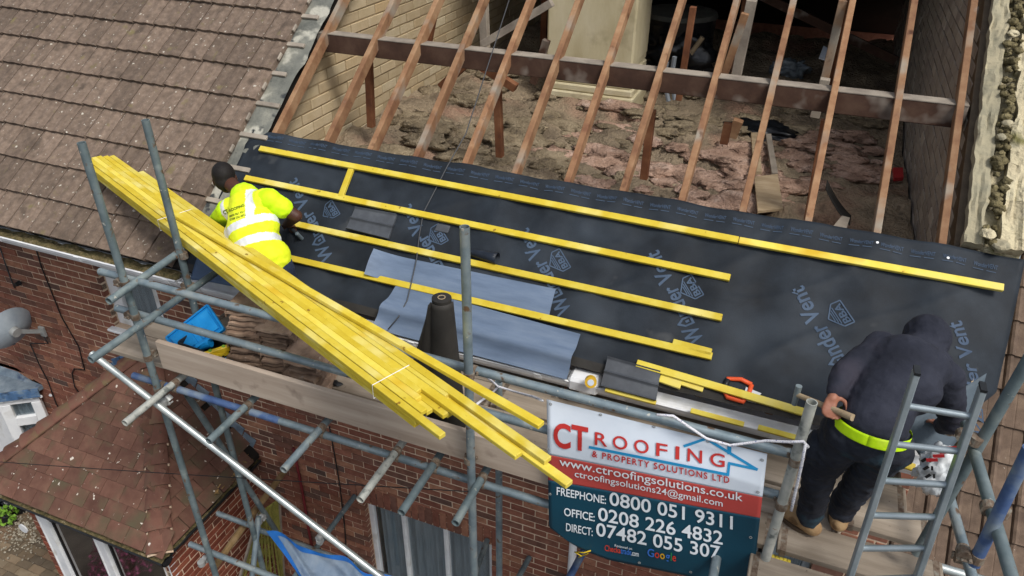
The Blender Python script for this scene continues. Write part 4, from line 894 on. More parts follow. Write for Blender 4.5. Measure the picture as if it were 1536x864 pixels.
def ribbed(name, c4, label, th=.018):
    c4 = [Rp(x, y, .03) for x, y in c4]; q = MB()
    def fn(u, v):
        r = max(0, math.cos((v * 2.0 + .0) * 2 * PI)) ** 6
        return bil(c4, u, v) + SN * (.012 + .014 * r)
    q.grid(fn, 4, 40, th=-SN * th); o = q.obj(name, Mt['new_tile'], recalc=True); shade_auto(o, 30); return tag(o, label, 'roof tile')
ribbed('new_roof_tile', [(534, 312), (596, 323), (583, 360), (520, 344)], 'new dark grey roof tile lying between second and third battens')
ribbed('new_roof_tile', [(912, 536), (991, 558), (984, 602), (901, 580)], 'new dark grey roof tile by the gutter with yellow tape measure')
q = MB(); q.cbox(Rp(664, 343, .02), (.10, .06, .02), MROOF, .004); o = q.obj('slate_offcut', Mt['new_tile']); tag(o, 'small dark tile offcut above the rolled membrane piece', 'tile offcut')
q = MB(); a, c = Rp(704, 378, .05), Rp(746, 388, .06)
dd = (c - a).normalized(); e1 = SN; e2 = dd.cross(e1).normalized()
q.grid(lambda u, v: a.lerp(c, v) + (e1 * math.cos(u * 8.5) + e2 * math.sin(u * 8.5)) * ((.026 + .016 * v) * (1 - .045 * u)), 34, 6, th=(0, 0, .0015)); o = q.obj('membrane_offcut', mat('rolled_dark_blue', ['12161d', '1c222c', '2a3340'], 6, .4, .1, rnd=0), smooth=True); tag(o, 'small rolled offcut of dark membrane above the third batten', 'membrane offcut')
# eaves battens near the gutter
for k, (a, c, w, lab) in enumerate((((908, 584), (984, 604), .03, 'yellow batten offcut under the grey tile by the gutter'), ((990, 566), (1022, 577), .06, 'left of two short yellow blocks beyond the grey tile'), ((1022, 573), (1055, 584), .04, 'right of two short yellow blocks beyond the grey tile'),
                                    ((1036, 616), (1116, 637), .03, 'yellow batten strip on the gutter left of the hooded worker'), ((1137, 641), (1228, 666), .03, 'yellow batten strip on the gutter behind the short upright'), ((1336, 690), (1372, 702), .04, 'yellow batten end beside the plastic bag'))):
    batten(Rp(*a, .02), Rp(*c, .02), lab, w=w, m='batten_pale')
# tape measure
p = Rp(886, 571, .06); q = MB(); q.tube(p, p + Vector((.01, -.035, .015)), .036, n=22); tm = q.obj('tape_measure', Mt['gold']); tag(tm, 'round yellow tape measure on the gutter end', 'tape measure')
q = MB(); q.tube(p + Vector((.01, -.035, .015)), p + Vector((.0108, -.038, .0162)), .02, n=16); q.obj('label_disc', Mt['paper'], tm)
# hand saw
s0, s1 = Rp(1116, 590, .018), Rp(1212, 622, .018); saw = empty('hand_saw', s0); tag(saw, 'hand saw with orange handle lying at the eaves', 'hand saw')
dv_ = (s1 - s0).normalized(); nv_ = SN.cross(dv_).normalized()
q = MB(); q.prism([s0 - nv_ * .04, s1 - nv_ * .012, s1 + nv_ * .012, s0 + nv_ * .04], SN * .0016); q.obj('blade', Mt['saw_steel'], saw, recalc=True)
hc = s0 - dv_ * .06; q = MB()
loop = [hc + dv_ * .085 + nv_ * .065, hc + dv_ * .02 + nv_ * .075, hc - dv_ * .05 + nv_ * .055, hc - dv_ * .055 - nv_ * .02, hc - dv_ * .02 - nv_ * .055, hc + dv_ * .07 - nv_ * .05, hc + dv_ * .085, hc + dv_ * .085 + nv_ * .065]
q.sweep(loop, .014, 8); q.obj('handle', Mt['orange'], saw, smooth=True)
q = MB(); q.sweep([hc - dv_ * .05 + nv_ * .05, hc - dv_ * .054 - nv_ * .015], .0165, 8); q.obj('grip', Mt['dark_plastic'], saw, smooth=True)
# trailing cable over the rafters and membrane
cab = [Rp(770, -20, .05), Rp(746, 55, .03), Rp(729, 107, .03), Rp(699, 200, .02)] + [mem_pt(*roof_uv(Rp(x, y)), .012) for x, y in ((672, 252), (652, 290), (637, 322), (631, 355))] + [Rp(625, 388, .05), Rp(618, 420, .06), Rp(611, 450, .06), Rp(598, 475, .06), Rp(582, 494, .05)]
q = MB(); q.sweep(cab, .0045, 6); o = q.obj('trailing_cable', Mt['wire'], smooth=True); tag(o, 'thin dark cable trailing down over rafters, battens and grey sheets', 'cable')

# ------------------------------------------------------------------ scaffold
R_ = .0242; DECK = 4.858
sc = empty('tube_scaffold', (-1.4, 3.1, 0)); tag(sc, 'galvanised tube and coupler scaffold along the house front', 'scaffold')
def st(p0, p1, name, m='steel', r=R_, ends=True):
    q = MB(); q.tube(p0, p1, r, n=18, wall=.004); o = q.obj(name, Mt[m], sc); shade_auto(o, 45); return o
def coupler(p, a1=(0, 0, 1), a2=(1, 0, 0), m='coupler'):
    p = Vector(p); a1, a2 = Vector(a1).normalized(), Vector(a2).normalized(); n = a1.cross(a2).normalized()
    q = MB(); q.tube(p - a1 * .02, p + a1 * .02, R_ + .005, n=14)
    q.tube(p + n * .05 - a2 * .02, p + n * .05 + a2 * .02, R_ + .004, n=14)
    for s in (-1, 1): q.tube(p + a2 * s * .032 + n * .02 - a1 * .005, p + a2 * s * .032 + n * .06 - a1 * .005, .006, n=6); q.cbox(p + a2 * s * .033 + n * .03, (.014, .014, .02), None, .003)
    q.obj('coupler', Mt[m], sc)
YO = 2.8; YR = 2.855
def vert(px, py_, Y, z0, z1=None, m='steel_dark', name='standard'):
    t = Yp(px, py_, Y); return st((t.x, Y, z0), (t.x, Y, z1 or t.z), name, m), t
_, s1t = vert(122, 214, YO, 0.0); S1X = s1t.x
S2Y = 3.22; s2a, s2b = Yp(218, 180, S2Y), Yp(300, 480, S2Y); st((s2b.x, S2Y, 0), (s2a.x, S2Y, s2a.z), 'standard', 'steel_dark'); S2X = s2b.x
s4t, s4b = Yp(697, 340, YO), Yp(709, 860, YO); st((s4b.x, YO, 0), (s4t.x, YO, s4t.z), 'standard', 'steel')
S6 = Yp(748, 600, 3.40); st((S6.x, 3.40, 0), (S6.x, 3.40, Yp(747, 572, 3.40).z), 'standard', 'steel')
s5t = Yp(1218, 603, YO); st((s5t.x - .01, YO, DECK + .001), (s5t.x, YO, s5t.z), 'puncheon', 'steel_white')
# rails along the front
g0, g1 = Yp(150, 406, YR), Yp(1196, 686, YR); gz = (g0.z + g1.z) / 2 + .005
st((g0.x, YR, gz + .01), (g1.x, YR, gz - .012), 'guard_rail')
m0, m1 = Yp(175, 462, YR), Yp(1178, 746, YR); st((m0.x, YR, m0.z), (m1.x, YR, m1.z), 'mid_rail')
l0, l1 = Yp(200, 562, YR), Yp(930, 780, YR); LZ = Yp(480, 650, YR).z
lm = Yp(420, 632, YR); st((l0.x, YR, LZ), (lm.x, YR, LZ), 'ledger', 'steel_blue'); st((lm.x + .001, YR, LZ), (.98, YR, LZ), 'ledger', 'steel')
st((-4.3, 3.46, LZ), (1.0, 3.46, LZ), 'ledger', 'steel_dark')
TZ = LZ + .051
for (x, y, mm_) in ((187, 635, 'steel_white'), (313, 662, 'steel_dark'), (425, 705, 'steel'), (540, 750, 'steel_white'), (602, 769, 'steel_dark'), (683, 785, 'steel_dark'), (1062, 905, 'steel'), (1130, 930, 'steel')):
    p = Zp(x, y, TZ); st(p, (p.x - .01, 3.72, TZ), 'transom', mm_)
    if x < 700: coupler((p.x, YR, LZ), (1, 0, 0), (0, 1, 0))
# end rails at left
for (o_, i_, zz) in (((163, 452), (281, 370), Yp(193, 436, 2.745).z), ((136, 540), (335, 401), Yp(211, 486, 2.745).z)):
    a, c = Zp(*o_, zz), Zp(*i_, zz); st(a, c, 'end_rail', 'steel_dark'); coupler((S1X, YO - .0, zz), (0, 0, 1), (0, 1, 0)); coupler((S2X, S2Y, zz), (0, 0, 1), (0, 1, 0))
# braces
st(Yp(137, 530, 2.70), Yp(590, 880, 2.70), 'facade_brace', 'steel_bright', R_ * .95)
st(Yp(281, 592, 2.92), Yp(414, 796, 3.62), 'brace', 'steel_dark'); st(Yp(388, 775, 3.32), Yp(376, 885, 3.0), 'brace', 'steel')
p0 = Yp(326, 770, 3.3); st(p0, (p0.x + .45, 3.3, p0.z), 'low_ledger'); p0 = Yp(285, 816, 2.85); st(p0, (p0.x + 1.1, 2.85, p0.z - .01), 'low_ledger')
for (i_, o_) in (((532, 744), (440, 868)), ((731, 810), (706, 880)), ((794, 836), (770, 880))):
    a = Yp(*i_, YW - .02); c = Zp(*o_, a.z); st(a, c, 'low_transom', 'steel_dark')
a = Yp(389, 795, 3.42); st(a, Yp(640, 886, 3.42), 'low_ledger', 'steel')
a = Yp(876, 826, 3.3); st(a, Yp(852, 870, 3.05), 'low_brace', 'steel_blue')
q = MB(); a, c = Yp(432, 700, YW - .05), Yp(322, 850, 2.9); q.sweep([a, a.lerp(c, .5) + Vector((0, 0, .01)), c], [.028, .032, .03], 10); q.obj('timber_putlog', mat('old_pole', ['5f4c36', '76603f', '877154'], 8, .9, .4, 60, rnd=0), sc)
# right-hand end: standards and end rails
z2, z3 = 5.68, 5.12
a, c = Yp(1546, 534, 3.0), Yp(1376, 826, 3.0); st(a, c + Vector((0, 0, -.02)), 'standard', 'steel_dark')
a, c = Zp(1449, 636, z2), Zp(1517, 864, z2); st(a, a + (c - a) * 1.35, 'end_rail', 'steel_dark'); coupler(Yp(1462, 660, 2.98), (.2, 0, 1), (0, 1, 0)); kk = (a, c)
a, c = Zp(1420, 730, z3), Zp(1459, 868, z3); st(a, a + (c - a) * 1.2, 'end_rail', 'steel'); coupler(Zp(1445, 826, z3 + .03), (0, 1, 0), (1, 0, 0))
r4 = Zp(1495, 778, z2).y - .06; st(Yp(1545, 672, r4), Yp(1461, 846, r4), 'standard', 'steel_blue'); coupler(Zp(1482, 762, z2), (0, 1, 0), (0, 0, 1)); coupler(Yp(1466, 836, r4), (0, 0, 1), (0, 1, 0))
a = Zp(1392, 846, 4.74); st(a, Zp(1500, 878, 4.74), 'ledger', 'steel_bright'); coupler(Zp(1441, 708, 5.2), (0, 0, 1), (0, 1, 0)); coupler(Zp(1441, 648, 5.45), (0, 0, 1), (0, 1, 0))
for p in ((s4t.x, YO, gz), (s4b.x, YO, Yp(704, 690, YO).z), (s5t.x, YO, gz), (s5t.x - .006, YO, m1.z), (S1X, YO, Yp(236, 540, YO).z), (S1X, YO, LZ), (S2X, S2Y, LZ)): coupler(p, (0, 0, 1), (1, 0, 0))
coupler(Yp(302, 845, YO), (0, 0, 1), (1, 0, 0), 'galv'); coupler(Yp(388, 782, 3.36), (0, 0, 1), (1, 0, 0), 'galv'); coupler(Yp(244, 604, 2.75), (0, 0, 1), (1, 0, -1), 'galv'); coupler(Yp(480, 812, 3.35), (1, 0, 0), (0, 1, 0), 'galv')
# boards
def board(x0, x1, y0, label, w=.222, m='board', z=DECK):
    q = MB(); q.cbox(((x0 + x1) / 2, y0 + w / 2, z - .019 + random.uniform(-.002, .002)), (x1 - x0, w, .038), Matrix.Rotation(random.uniform(-.003, .003), 3, 'Z'), .004)
    o = q.obj('scaffold_board', Mt[m]); tag(o, label, 'scaffold board')
    for xx in (x0 + .03, x1 - .03):
        e = MB(); e.box((xx, y0 + w / 2, z - .019), (.03, w + .006, .043)); e.obj('end_band', Mt['coupler'], o)
    return o
board(-4.24, -1.30, 2.885, 'outer deck board behind the toe board, left length'); board(-1.28, .30, 2.885, 'outer deck board behind the banner')
board(-4.18, -1.7, 3.112, 'second deck board from the outside, under the toolbox and old tiles'); board(-1.68, .62, 3.112, 'second deck board from the outside, behind the banner')
board(-3.75, -1.5, 3.339, 'third deck board from the outside, left length'); board(-1.48, .95, 3.357, 'third deck board from the outside, right length ending at the brickwork')
board(-2.7, -1.1, 3.566, 'innermost deck board behind the standing membrane roll'); board(-1.08, .93, 3.584, 'innermost deck board under the white gutter')
board(.20, 1.12, 2.60, 'front deck board at right, under the short painted upright'); board(.32, 1.10, 2.885, 'deck board under the tan boots'); board(.64, 1.06, 3.19, 'short deck board right of the boots')
q = MB(); tz0 = DECK + .002; q.cbox((-2.16, 2.862, tz0 + .112), (3.0, .036, .222), Matrix.Rotation(.004, 3, 'Y'), .004); o = q.obj('toe_board', Mt['toe']); tag(o, 'pale toe board on edge along the scaffold front', 'toe board')
for k in range(5):                                       # short yellow blocks stored under the front boards
    p = Zp(1156 + k * 6, 858 + k * 2, 4.77); q = MB(); q.cbox((p.x, p.y + .02, p.z), (.018, .16, .045), None, .002); o = q.obj('batten_offcut', Mt['batten_pale']); tag(o, 'short yellow batten offcut packed below the front deck board', 'batten', 'yellow offcuts under the front board')
# litter on the boards
for k, (x, y, s, c) in enumerate(((470, 562, .06, 'cable'), (505, 575, .04, 'cable'), (492, 598, .03, 'dark_plastic'), (536, 618, .05, 'cable'), (573, 622, .06, 'grey_timber'), (486, 600, .02, 'terracotta'))):
    p = Zp(x, y, DECK + .006); q = MB(); lump(q, p, (s, s * .6, .012), amp=.5, seed=k + 300); o = q.obj('debris_scrap', Mt[c], smooth=False); tag(o, ['black scrap nearest the old tiles on the deck', 'small black scrap by a board joint', 'tiny dark chip near the toe board', 'black flake in front of the batten ends', 'grey splinter in front of the batten ends', 'red chip on the deck below the battens'][k], 'debris')

# ------------------------------------------------------------------ bundle of battens across the rails
ZB = max(gz + R_ + .014, 0)
bl, br_ = Zp(150, 246, ZB + .03), Zp(646, 612, ZB + .03); bd = (br_ - bl).normalized(); bs = Vector((bd.y, -bd.x, 0)).normalized()
if bs.y > 0: bs = -bs                                    # towards the camera
lift = max(0, roofz(bl.y) + .115 - ZB)
def bpos(t, side, lay): L = (br_ - bl).length; return bl + bd * (t * L) + bs * side + Vector((0, 0, -.03 + lay * .0262 + lift * (1 - t)))
k = 0
for lay_ in range(3):
    for i in range(6):
        sd_ = (i - 2.5) * .0395 + random.uniform(-.002, .002); s_ = random.uniform(-.012, .012); e_ = random.uniform(-.03, .03) + (.03 if i == 5 else 0)
        batten(bpos(0 + s_, sd_, lay_), bpos(1 + e_, sd_, lay_), ('%s batten of the strapped bundle\'s top layer, counted from the house' % ('first', 'second', 'third', 'fourth', 'fifth', 'sixth')[i]) if lay_ == 2 else 'yellow batten below the top layer of the strapped bundle', up=(0, 0, 1), w=.038, m='batten' if (k * 7) % 3 else 'batten_pale', group='battens strapped in the bundle'); k += 1
for (a, c, z, lab, mm_) in (((236, 296), (778, 684), .052, 'loose batten beside the bundle with its end just left of the banner', 'batten'), ((205, 264), (854, 727), .028, 'longest loose batten, its end overlapping the banner', 'batten'),
                            ((212, 262), (822, 691), .056, 'loose batten lying on the longest one, ending at the banner edge', 'batten'), ((252, 318), (812, 638), .084, 'single loose batten crossing the centre upright above the others', 'batten')):
    batten(Zp(*a, ZB + z) + Vector((0, 0, lift * .9)), Zp(*c, ZB + z), lab, up=(0, 0, 1), m=mm_)
for (t, sp) in ((.34, 1), (.93, 1)):
    q = MB(); pts = [bpos(t, -.125, -.6), bpos(t, -.125, 2.6), bpos(t, .125, 2.6), bpos(t, .125, -.6), bpos(t, -.125, -.6)]; q.sweep(pts, .0022, 5); o = q.obj('bundle_strap', Mt['strap']); tag(o, {.34: 'white strap round the batten bundle behind the left guard rail', .93: 'white strap round the batten bundle near its lower end'}[t], 'strap')

# ------------------------------------------------------------------ old tiles stacked on the boards
ot = tile_mesh('old_roof_tile', Mt['old_tile'], L=.36)
sa = Zp(368, 556, DECK); 
for s, (cx, cy, n, rz, label) in enumerate(((sa.x + .02, sa.y + .12, 15, .35, 'weathered brown roof tile in the left stack beside the toolbox'), (sa.x + .25, sa.y + .14, 12, .30, 'weathered brown roof tile in the middle stack beneath the battens'), (sa.x + .49, sa.y + .10, 9, .2, 'weathered brown roof tile in the low right stack under the battens'))):
    for k in range(n):
        R = Matrix.Rotation(rz + random.uniform(-.12, .12) - .012 * k, 3, 'Z') @ Matrix.Rotation(.10 * (k > 6) + random.uniform(-.02, .02), 3, 'X') @ Matrix.Rotation(math.radians(3), 3, 'X')
        o = link('old_roof_tile', ot, (cx + random.uniform(-.022, .022) + .004 * k, cy + random.uniform(-.022, .022) + .003 * k, DECK + .02 + k * .036), rot=R); tag(o, label, 'roof tile', 'old tiles stacked on the scaffold, ' + ('left', 'middle', 'right')[s] + ' stack')

# ------------------------------------------------------------------ toolbox
tb = Zp(322, 540, DECK); box_ = empty('toolbox', (tb.x, tb.y, DECK)); tag(box_, 'open blue and black toolbox on the scaffold boards', 'toolbox')
RZt = Matrix.Rotation(math.radians(-4), 3, 'Z'); Tb = lambda x, y, z: Vector((tb.x, tb.y, DECK)) + RZt @ Vector((x, y, z))
q = MB(); w, d, h = .38, .2, .16
for (c, s) in (((0, -d / 2, h / 2), (w, .012, h)), ((0, d / 2, h / 2), (w, .012, h)), ((-w / 2, 0, h / 2), (.012, d - .012, h)), ((w / 2, 0, h / 2), (.012, d - .012, h)), ((0, 0, .008), (w - .012, d - .012, .014))): q.cbox(Tb(*c), s, RZt, .004)
q.obj('tray', Mt['dark_plastic'], box_)
q = MB(); q.cbox(Tb(w / 2 + .012, 0, h * .55), (.012, d * .8, h * .6), RZt, .004); q.cbox(Tb(w * .3, -d / 2 - .012, h * .5), (.09, .012, .07), RZt, .004); q.obj('side_clip', Mt['blue_plastic'], box_)
lidn = Vector((.05, -.62, .78)).normalized(); lc = Zp(292, 499, DECK + .17)
def on_plane(x, y, P, n): r = ray(x, y); return CAM + r * ((P - CAM).dot(n) / r.dot(n))
LQ = [on_plane(x, y, lc, lidn) for x, y in ((250, 507), (312, 458), (336, 494), (274, 537))]
q = MB(); q.prism(LQ, lidn * -.02); lid = q.obj('lid', Mt['blue_plastic'], box_, recalc=True)
q = MB()
for k in range(4):
    a, c = LQ[k], LQ[(k + 1) % 4]; q.bar(a.lerp(c, .0), a.lerp(c, 1), .014, .03, up=lidn, ch=.003)
q.obj('lid_rim', Mt['blue_plastic'], lid)
q = MB()
for (u0, u1) in ((.06, .44), (.56, .94)):
    pts = [bil(LQ, u0, .12), bil(LQ, u1, .12), bil(LQ, u1, .88), bil(LQ, u0, .88)]; q.prism(pts, lidn * .012)
q.obj('lid_panel', Mt['blue_plastic'], lid, recalc=True)
lv = empty('spirit_level', Tb(.05, .02, h)); tag(lv, 'short yellow spirit level lying across the open toolbox', 'spirit level')
q = MB(); a, c = Zp(304, 534, DECK + .19), Zp(344, 521, DECK + .19); q.bar(a, c, .03, .04, ch=.004); q.obj('body', Mt['yellow_plastic'], lv)
for t in (.3, .8): q = MB(); p = a.lerp(c, t) + Vector((0, 0, .02)); q.tube(p, p + Vector((0, -.002, .004)), .012, n=14); q.obj('vial', Mt['leaf'], lv)
q = MB(); a, c = Zp(316, 540, DECK + .17), Zp(342, 527, DECK + .15); q.bar(a, c, .035, .04, ch=.008); o = q.obj('tool_handle', Mt['yellow_plastic']); tag(o, 'yellow tool handle poking out of the toolbox front', 'tool')
q = MB(); q.tube(Tb(-.1, -.02, .10), Tb(-.02, .02, .13), .035, n=14); o = q.obj('adhesive_tube', Mt['blue_plastic']); tag(o, 'dark blue cylinder inside the toolbox', 'cylinder')

# ------------------------------------------------------------------ standing roll of membrane
rb = Zp(672, 636, DECK); rt = Yp(678, 450, rb.y); HT = rt.z - DECK
roll = empty('membrane_roll', (rb.x, rb.y, DECK)); tag(roll, 'roll of dark membrane standing on end with its outer layer flaring', 'membrane roll')
q = MB(); q.tube((rb.x, rb.y, DECK + .002), (rb.x, rb.y, DECK + HT), .058, .055, n=24); o = q.obj('core_roll', Mt['felt_dark'], roll); shade_auto(o)
q = MB(); q.tube((rb.x, rb.y, DECK + HT + .001), (rb.x, rb.y, DECK + HT + .004), .022, n=16, wall=.004); q.obj('cardboard_tube', Mt['cardboard'], roll)
def flare(u, v):                                         # outer layer: round the front, then swinging out to the left
    z = DECK + .004 + (HT * .985 - .004) * (1 - v); r = .062 + .05 * v
    if u < .6:
        th = .5 - u / .6 * 2.9; return Vector((rb.x + r * math.cos(th), rb.y + r * math.sin(th), z))
    th = .5 - 2.9; t = (u - .6) / .4; e = (.01 + .30 * v) if v < .62 else max(.02, .196 - .7 * (v - .62))
    b0 = Vector((rb.x + r * math.cos(th), rb.y + r * math.sin(th), z)); d = Vector((math.sin(th), -math.cos(th), 0)) * .55 + Vector((-.8, .1, 0))
    return b0 + d.normalized() * e * t + Vector((0, -.03 * math.sin(PI * t), -.02 * t))
q = MB(); q.grid(flare, 44, 24, th=(.0008, .0008, 0)); o = q.obj('loose_layer', Mt['felt_dark'], roll, smooth=True)

# ------------------------------------------------------------------ banner
def ban_y(z): return 2.80 + .09 * max(0, min(1, (z - 5.33) / .27))
def Bn(x, y, up=0.0):
    Y = 2.83
    for _ in range(6): p = Yp(x, y, Y); Y = ban_y(p.z) + .006 * math.sin(p.x * 9 + p.z * 4) + .005 * math.sin(p.z * 13) 
    return Yp(x, y, Y - up)
ban = empty('advertising_banner', Yp(985, 900, 2.82)); tag(ban, 'red, white and navy roofing company banner tied to the guard rail', 'banner')
TL, TR, BR, BL = (820, 599), (1151, 681), (1128, 884), (824, 822)
def ban_px(u, v):
    x = TL[0] + (TR[0] - TL[0]) * u; y = TL[1] + (TR[1] - TL[1]) * u; xb = BL[0] + (BR[0] - BL[0]) * u; yb = BL[1] + (BR[1] - BL[1]) * u
    return x + (xb - x) * v, y + (yb - y) * v
bands = [(0, 1, 'vinyl_white', 'white_panel'), (1, 2, 'vinyl_red', 'red_band'), (2, 3, 'vinyl_navy', 'navy_panel')]
def edge_cut(u, v):                                      # lower left corner is gathered up to its tie
    x, y = ban_px(u, v)
    if v > .86 and u < .3: t = (v - .86) / .14 * (1 - u / .3); x += 46 * t * (1 - u / .3) * .55; y -= 12 * t
    return x, y
for (v0, v1, m, nm) in bands:
    vb = lambda u, k_: (0, .372 - .052 * u, .543 - .07 * u, 1)[k_]
    q = MB(); q.grid(lambda u, v: Bn(*edge_cut(u, vb(u, v0) + (vb(u, v1) - vb(u, v0)) * v)), 48, 24, th=(0, .0012, 0)); q.obj(nm, Mt[m], ban, smooth=True)
for (x, y) in ((826, 606), (901, 622), (981, 640), (822, 673), (1137, 738), (1126, 806), (1036, 858), (959, 844), (825, 741), (1143, 690), (1062, 662)):
    q = MB(); p = Bn(x, y, .003); q.tube(p, p + Vector((0, -.002, 0)), .008, n=12, wall=.003); q.obj('eyelet', Mt['galv'], ban)
def ban_text(s, a, c, cap, m, bold=.012, space=1.0, name='lettering', parent=None, shear=0):
    vs, fs = text(s, bold, space, shear, True); q = MB(); dx, dy = c[0] - a[0], c[1] - a[1]
    # glyph-up direction on the banner is close to the image vertical, leaning with perspective
    ux, uy = (.035 * (a[0] - 735) / 400 * cap), -cap
    q.add([Bn(a[0] + dx * x + ux * yy / .72, a[1] + dy * x + uy * yy / .72, .005) for x, yy in vs], fs); return q.obj(name, Mt[m], ban)
ban_text('C', (830, 669), (856, 673), 36, 'ink_red', .03); ban_text('T', (857, 672), (882, 677), 36, 'ink_red', .03)
for ch_, xa, xb_ in (('R', 892, 911), ('O', 919, 941), ('O', 951, 973), ('F', 984, 1001), ('I', 1013, 1019), ('N', 1031, 1053), ('G', 1065, 1087)):
    y = 667 + (xa - 892) * .176; ban_text(ch_, (xa, y), (xb_, y + (xb_ - xa) * .176), 20, 'ink_red', .010)
ban_text('& PROPERTY SOLUTIONS LTD', (888, 685), (1094, 725), 9.5, 'ink_red', .02, 1.25)
ban_text('www.ctroofingsolutions.co.uk', (839, 698), (1114, 752), 12.5, 'ink_white', .006)
ban_text('ctroofingsolutions24@gmail.com', (862, 715), (1084, 760), 10, 'ink_white', .005)
ban_text('FREEPHONE:', (835, 742), (909, 756), 12, 'ink_white', .012); ban_text('0800 051 9311', (914, 757), (1099, 794), 20, 'ink_white', .014)
ban_text('OFFICE:', (846, 773), (892, 782), 12, 'ink_white', .012); ban_text('0208 226 4832', (897, 780), (1084, 817), 20, 'ink_white', .014)
ban_text('DIRECT:', (849, 796), (889, 804), 12, 'ink_white', .012); ban_text('07482 055 307', (894, 803), (1080, 839), 20, 'ink_white', .014)
ban_text('Checka', (907, 826), (931, 830), 9, 'ink_gred', .015); ban_text('trade', (931, 830), (947, 833), 9, 'ink_gblue', .015); ban_text('.com', (947, 833), (958, 835), 8, 'ink_white', .012)
ban_text('Reviewed on', (922, 820), (948, 825), 4, 'ink_white', .005)
for ch_, xa, xb_, m in (('G', 971, 981, 'ink_gblue'), ('o', 982, 989, 'ink_gred'), ('o', 990, 997, 'ink_yellow'), ('g', 998, 1005, 'ink_gblue'), ('l', 1006, 1007.5, 'ink_green'), ('e', 1008.5, 1014, 'ink_gred')):
    y = 834 + (xa - 971) * .19; ban_text(ch_, (xa, y), (xb_, y + (xb_ - xa) * .19), 12, m, .015)
def stroke_px(pts, w, m, name):
    q = MB()
    for i in range(len(pts) - 1):
        (ax_, ay_), (bx_, by_) = pts[i], pts[i + 1]; l = math.hypot(bx_ - ax_, by_ - ay_); ox, oy = -(by_ - ay_) / l * w / 2, (bx_ - ax_) / l * w / 2; ex, ey = (bx_ - ax_) / l * w * .4, (by_ - ay_) / l * w * .4
        n = max(1, int(l / 14))
        for k in range(n):
            f0, f1 = k / n, (k + 1) / n; P0 = (ax_ - ex + (bx_ - ax_ + 2 * ex) * f0, ay_ - ey + (by_ - ay_ + 2 * ey) * f0); P1 = (ax_ - ex + (bx_ - ax_ + 2 * ex) * f1, ay_ - ey + (by_ - ay_ + 2 * ey) * f1)
            q.add([Bn(P0[0] + ox, P0[1] + oy, .0025 + .0003 * (i % 2)), Bn(P0[0] - ox, P0[1] - oy, .0025 + .0003 * (i % 2)), Bn(P1[0] - ox, P1[1] - oy, .0025 + .0003 * (i % 2)), Bn(P1[0] + ox, P1[1] + oy, .0025 + .0003 * (i % 2))], [(0, 1, 2, 3)])
    return q.obj(name, Mt[m], ban)
stroke_px([(885, 671), (1092, 712), (1094, 695), (1135, 704), (1059, 658), (1027, 669)], 4, 'ink_blue', 'house_emblem')
stroke_px([(1094, 679), (1094, 671)], 6, 'ink_blue', 'house_emblem')

# ropes
def rope(pts, label): q = MB(); q.sweep(pts, .007, 7); o = q.obj('rope', Mt['rope'], smooth=True); return tag(o, label, 'rope')
rope([Yp(x, y, yy) for x, y, yy in ((985, 622, 2.80), (1010, 624, 2.82), (1030, 638, 2.815), (1060, 658, 2.81), (1095, 668, 2.81), (1150, 661, 2.81), (1185, 663, 2.78), (1205, 662, 2.76), (1212, 670, 2.78), (1204, 676, 2.83))], 'blue and white rope from the banner to the short upright')
rope([Yp(x, y, 2.76) for x, y in ((1208, 668), (1204, 690), (1197, 722), (1190, 752), (1187, 766))], 'blue and white rope hanging down the short upright')
rope([Yp(x, y, yy) for x, y, yy in ((727, 562, 2.9), (738, 572, 3.2), (746, 579, 3.37), (770, 587, 3.3), (800, 595, 2.95), (814, 601, 2.86))], 'blue and white rope from the back upright to the banner corner')
rope([Yp(x, y, yy) for x, y, yy in ((746, 582, 3.37), (735, 592, 3.2), (722, 601, 2.9), (714, 607, 2.83))], 'short blue and white rope tied to the centre upright')
q = MB(); q.sweep([Yp(x, y, 2.79) for x, y in ((886, 826), (876, 829), (862, 828), (872, 834), (882, 830), (868, 836))], .004, 6); o = q.obj('twine', Mt['yellow_plastic'], smooth=True); tag(o, 'yellow twine tying the lower banner corner', 'twine')

# ------------------------------------------------------------------ ladder
lad = empty('ladder', Yp(1275, 864, 2.40)); tag(lad, 'aluminium ladder in front of the hooded worker', 'ladder')
LT_, RT_ = Yp(1375, 557, 2.62), Yp(1474, 582, 2.62); LB_, RB_ = Yp(1275, 864, 2.47), Yp(1376, 864, 2.47)
def ext(a, c): d = c - a; return a + d * (a.z / -d.z)
for (a, c) in ((LT_, LB_), (RT_, RB_)):
    q = MB(); q.bar(a, ext(a, c), .024, .05, up=(0, 1, 0), ch=.004); q.obj('stile', Mt['alu'], lad)
    q = MB(); q.box(a + Vector((0, 0, .004)), (.022, .056, .012)); q.obj('stile_cap', Mt['dark_plastic'], lad)
dl, dr = (LB_ - LT_), (RB_ - RT_)
for k in range(24):
    t = .15 + k * .1745
    a, c = LT_ + dl * t, RT_ + dr * (t - .012)
    if a.z < .2: break
    q = MB(); q.tube(a, c, .0135, n=12); o = q.obj('rung', Mt['alu'], lad); shade_auto(o)

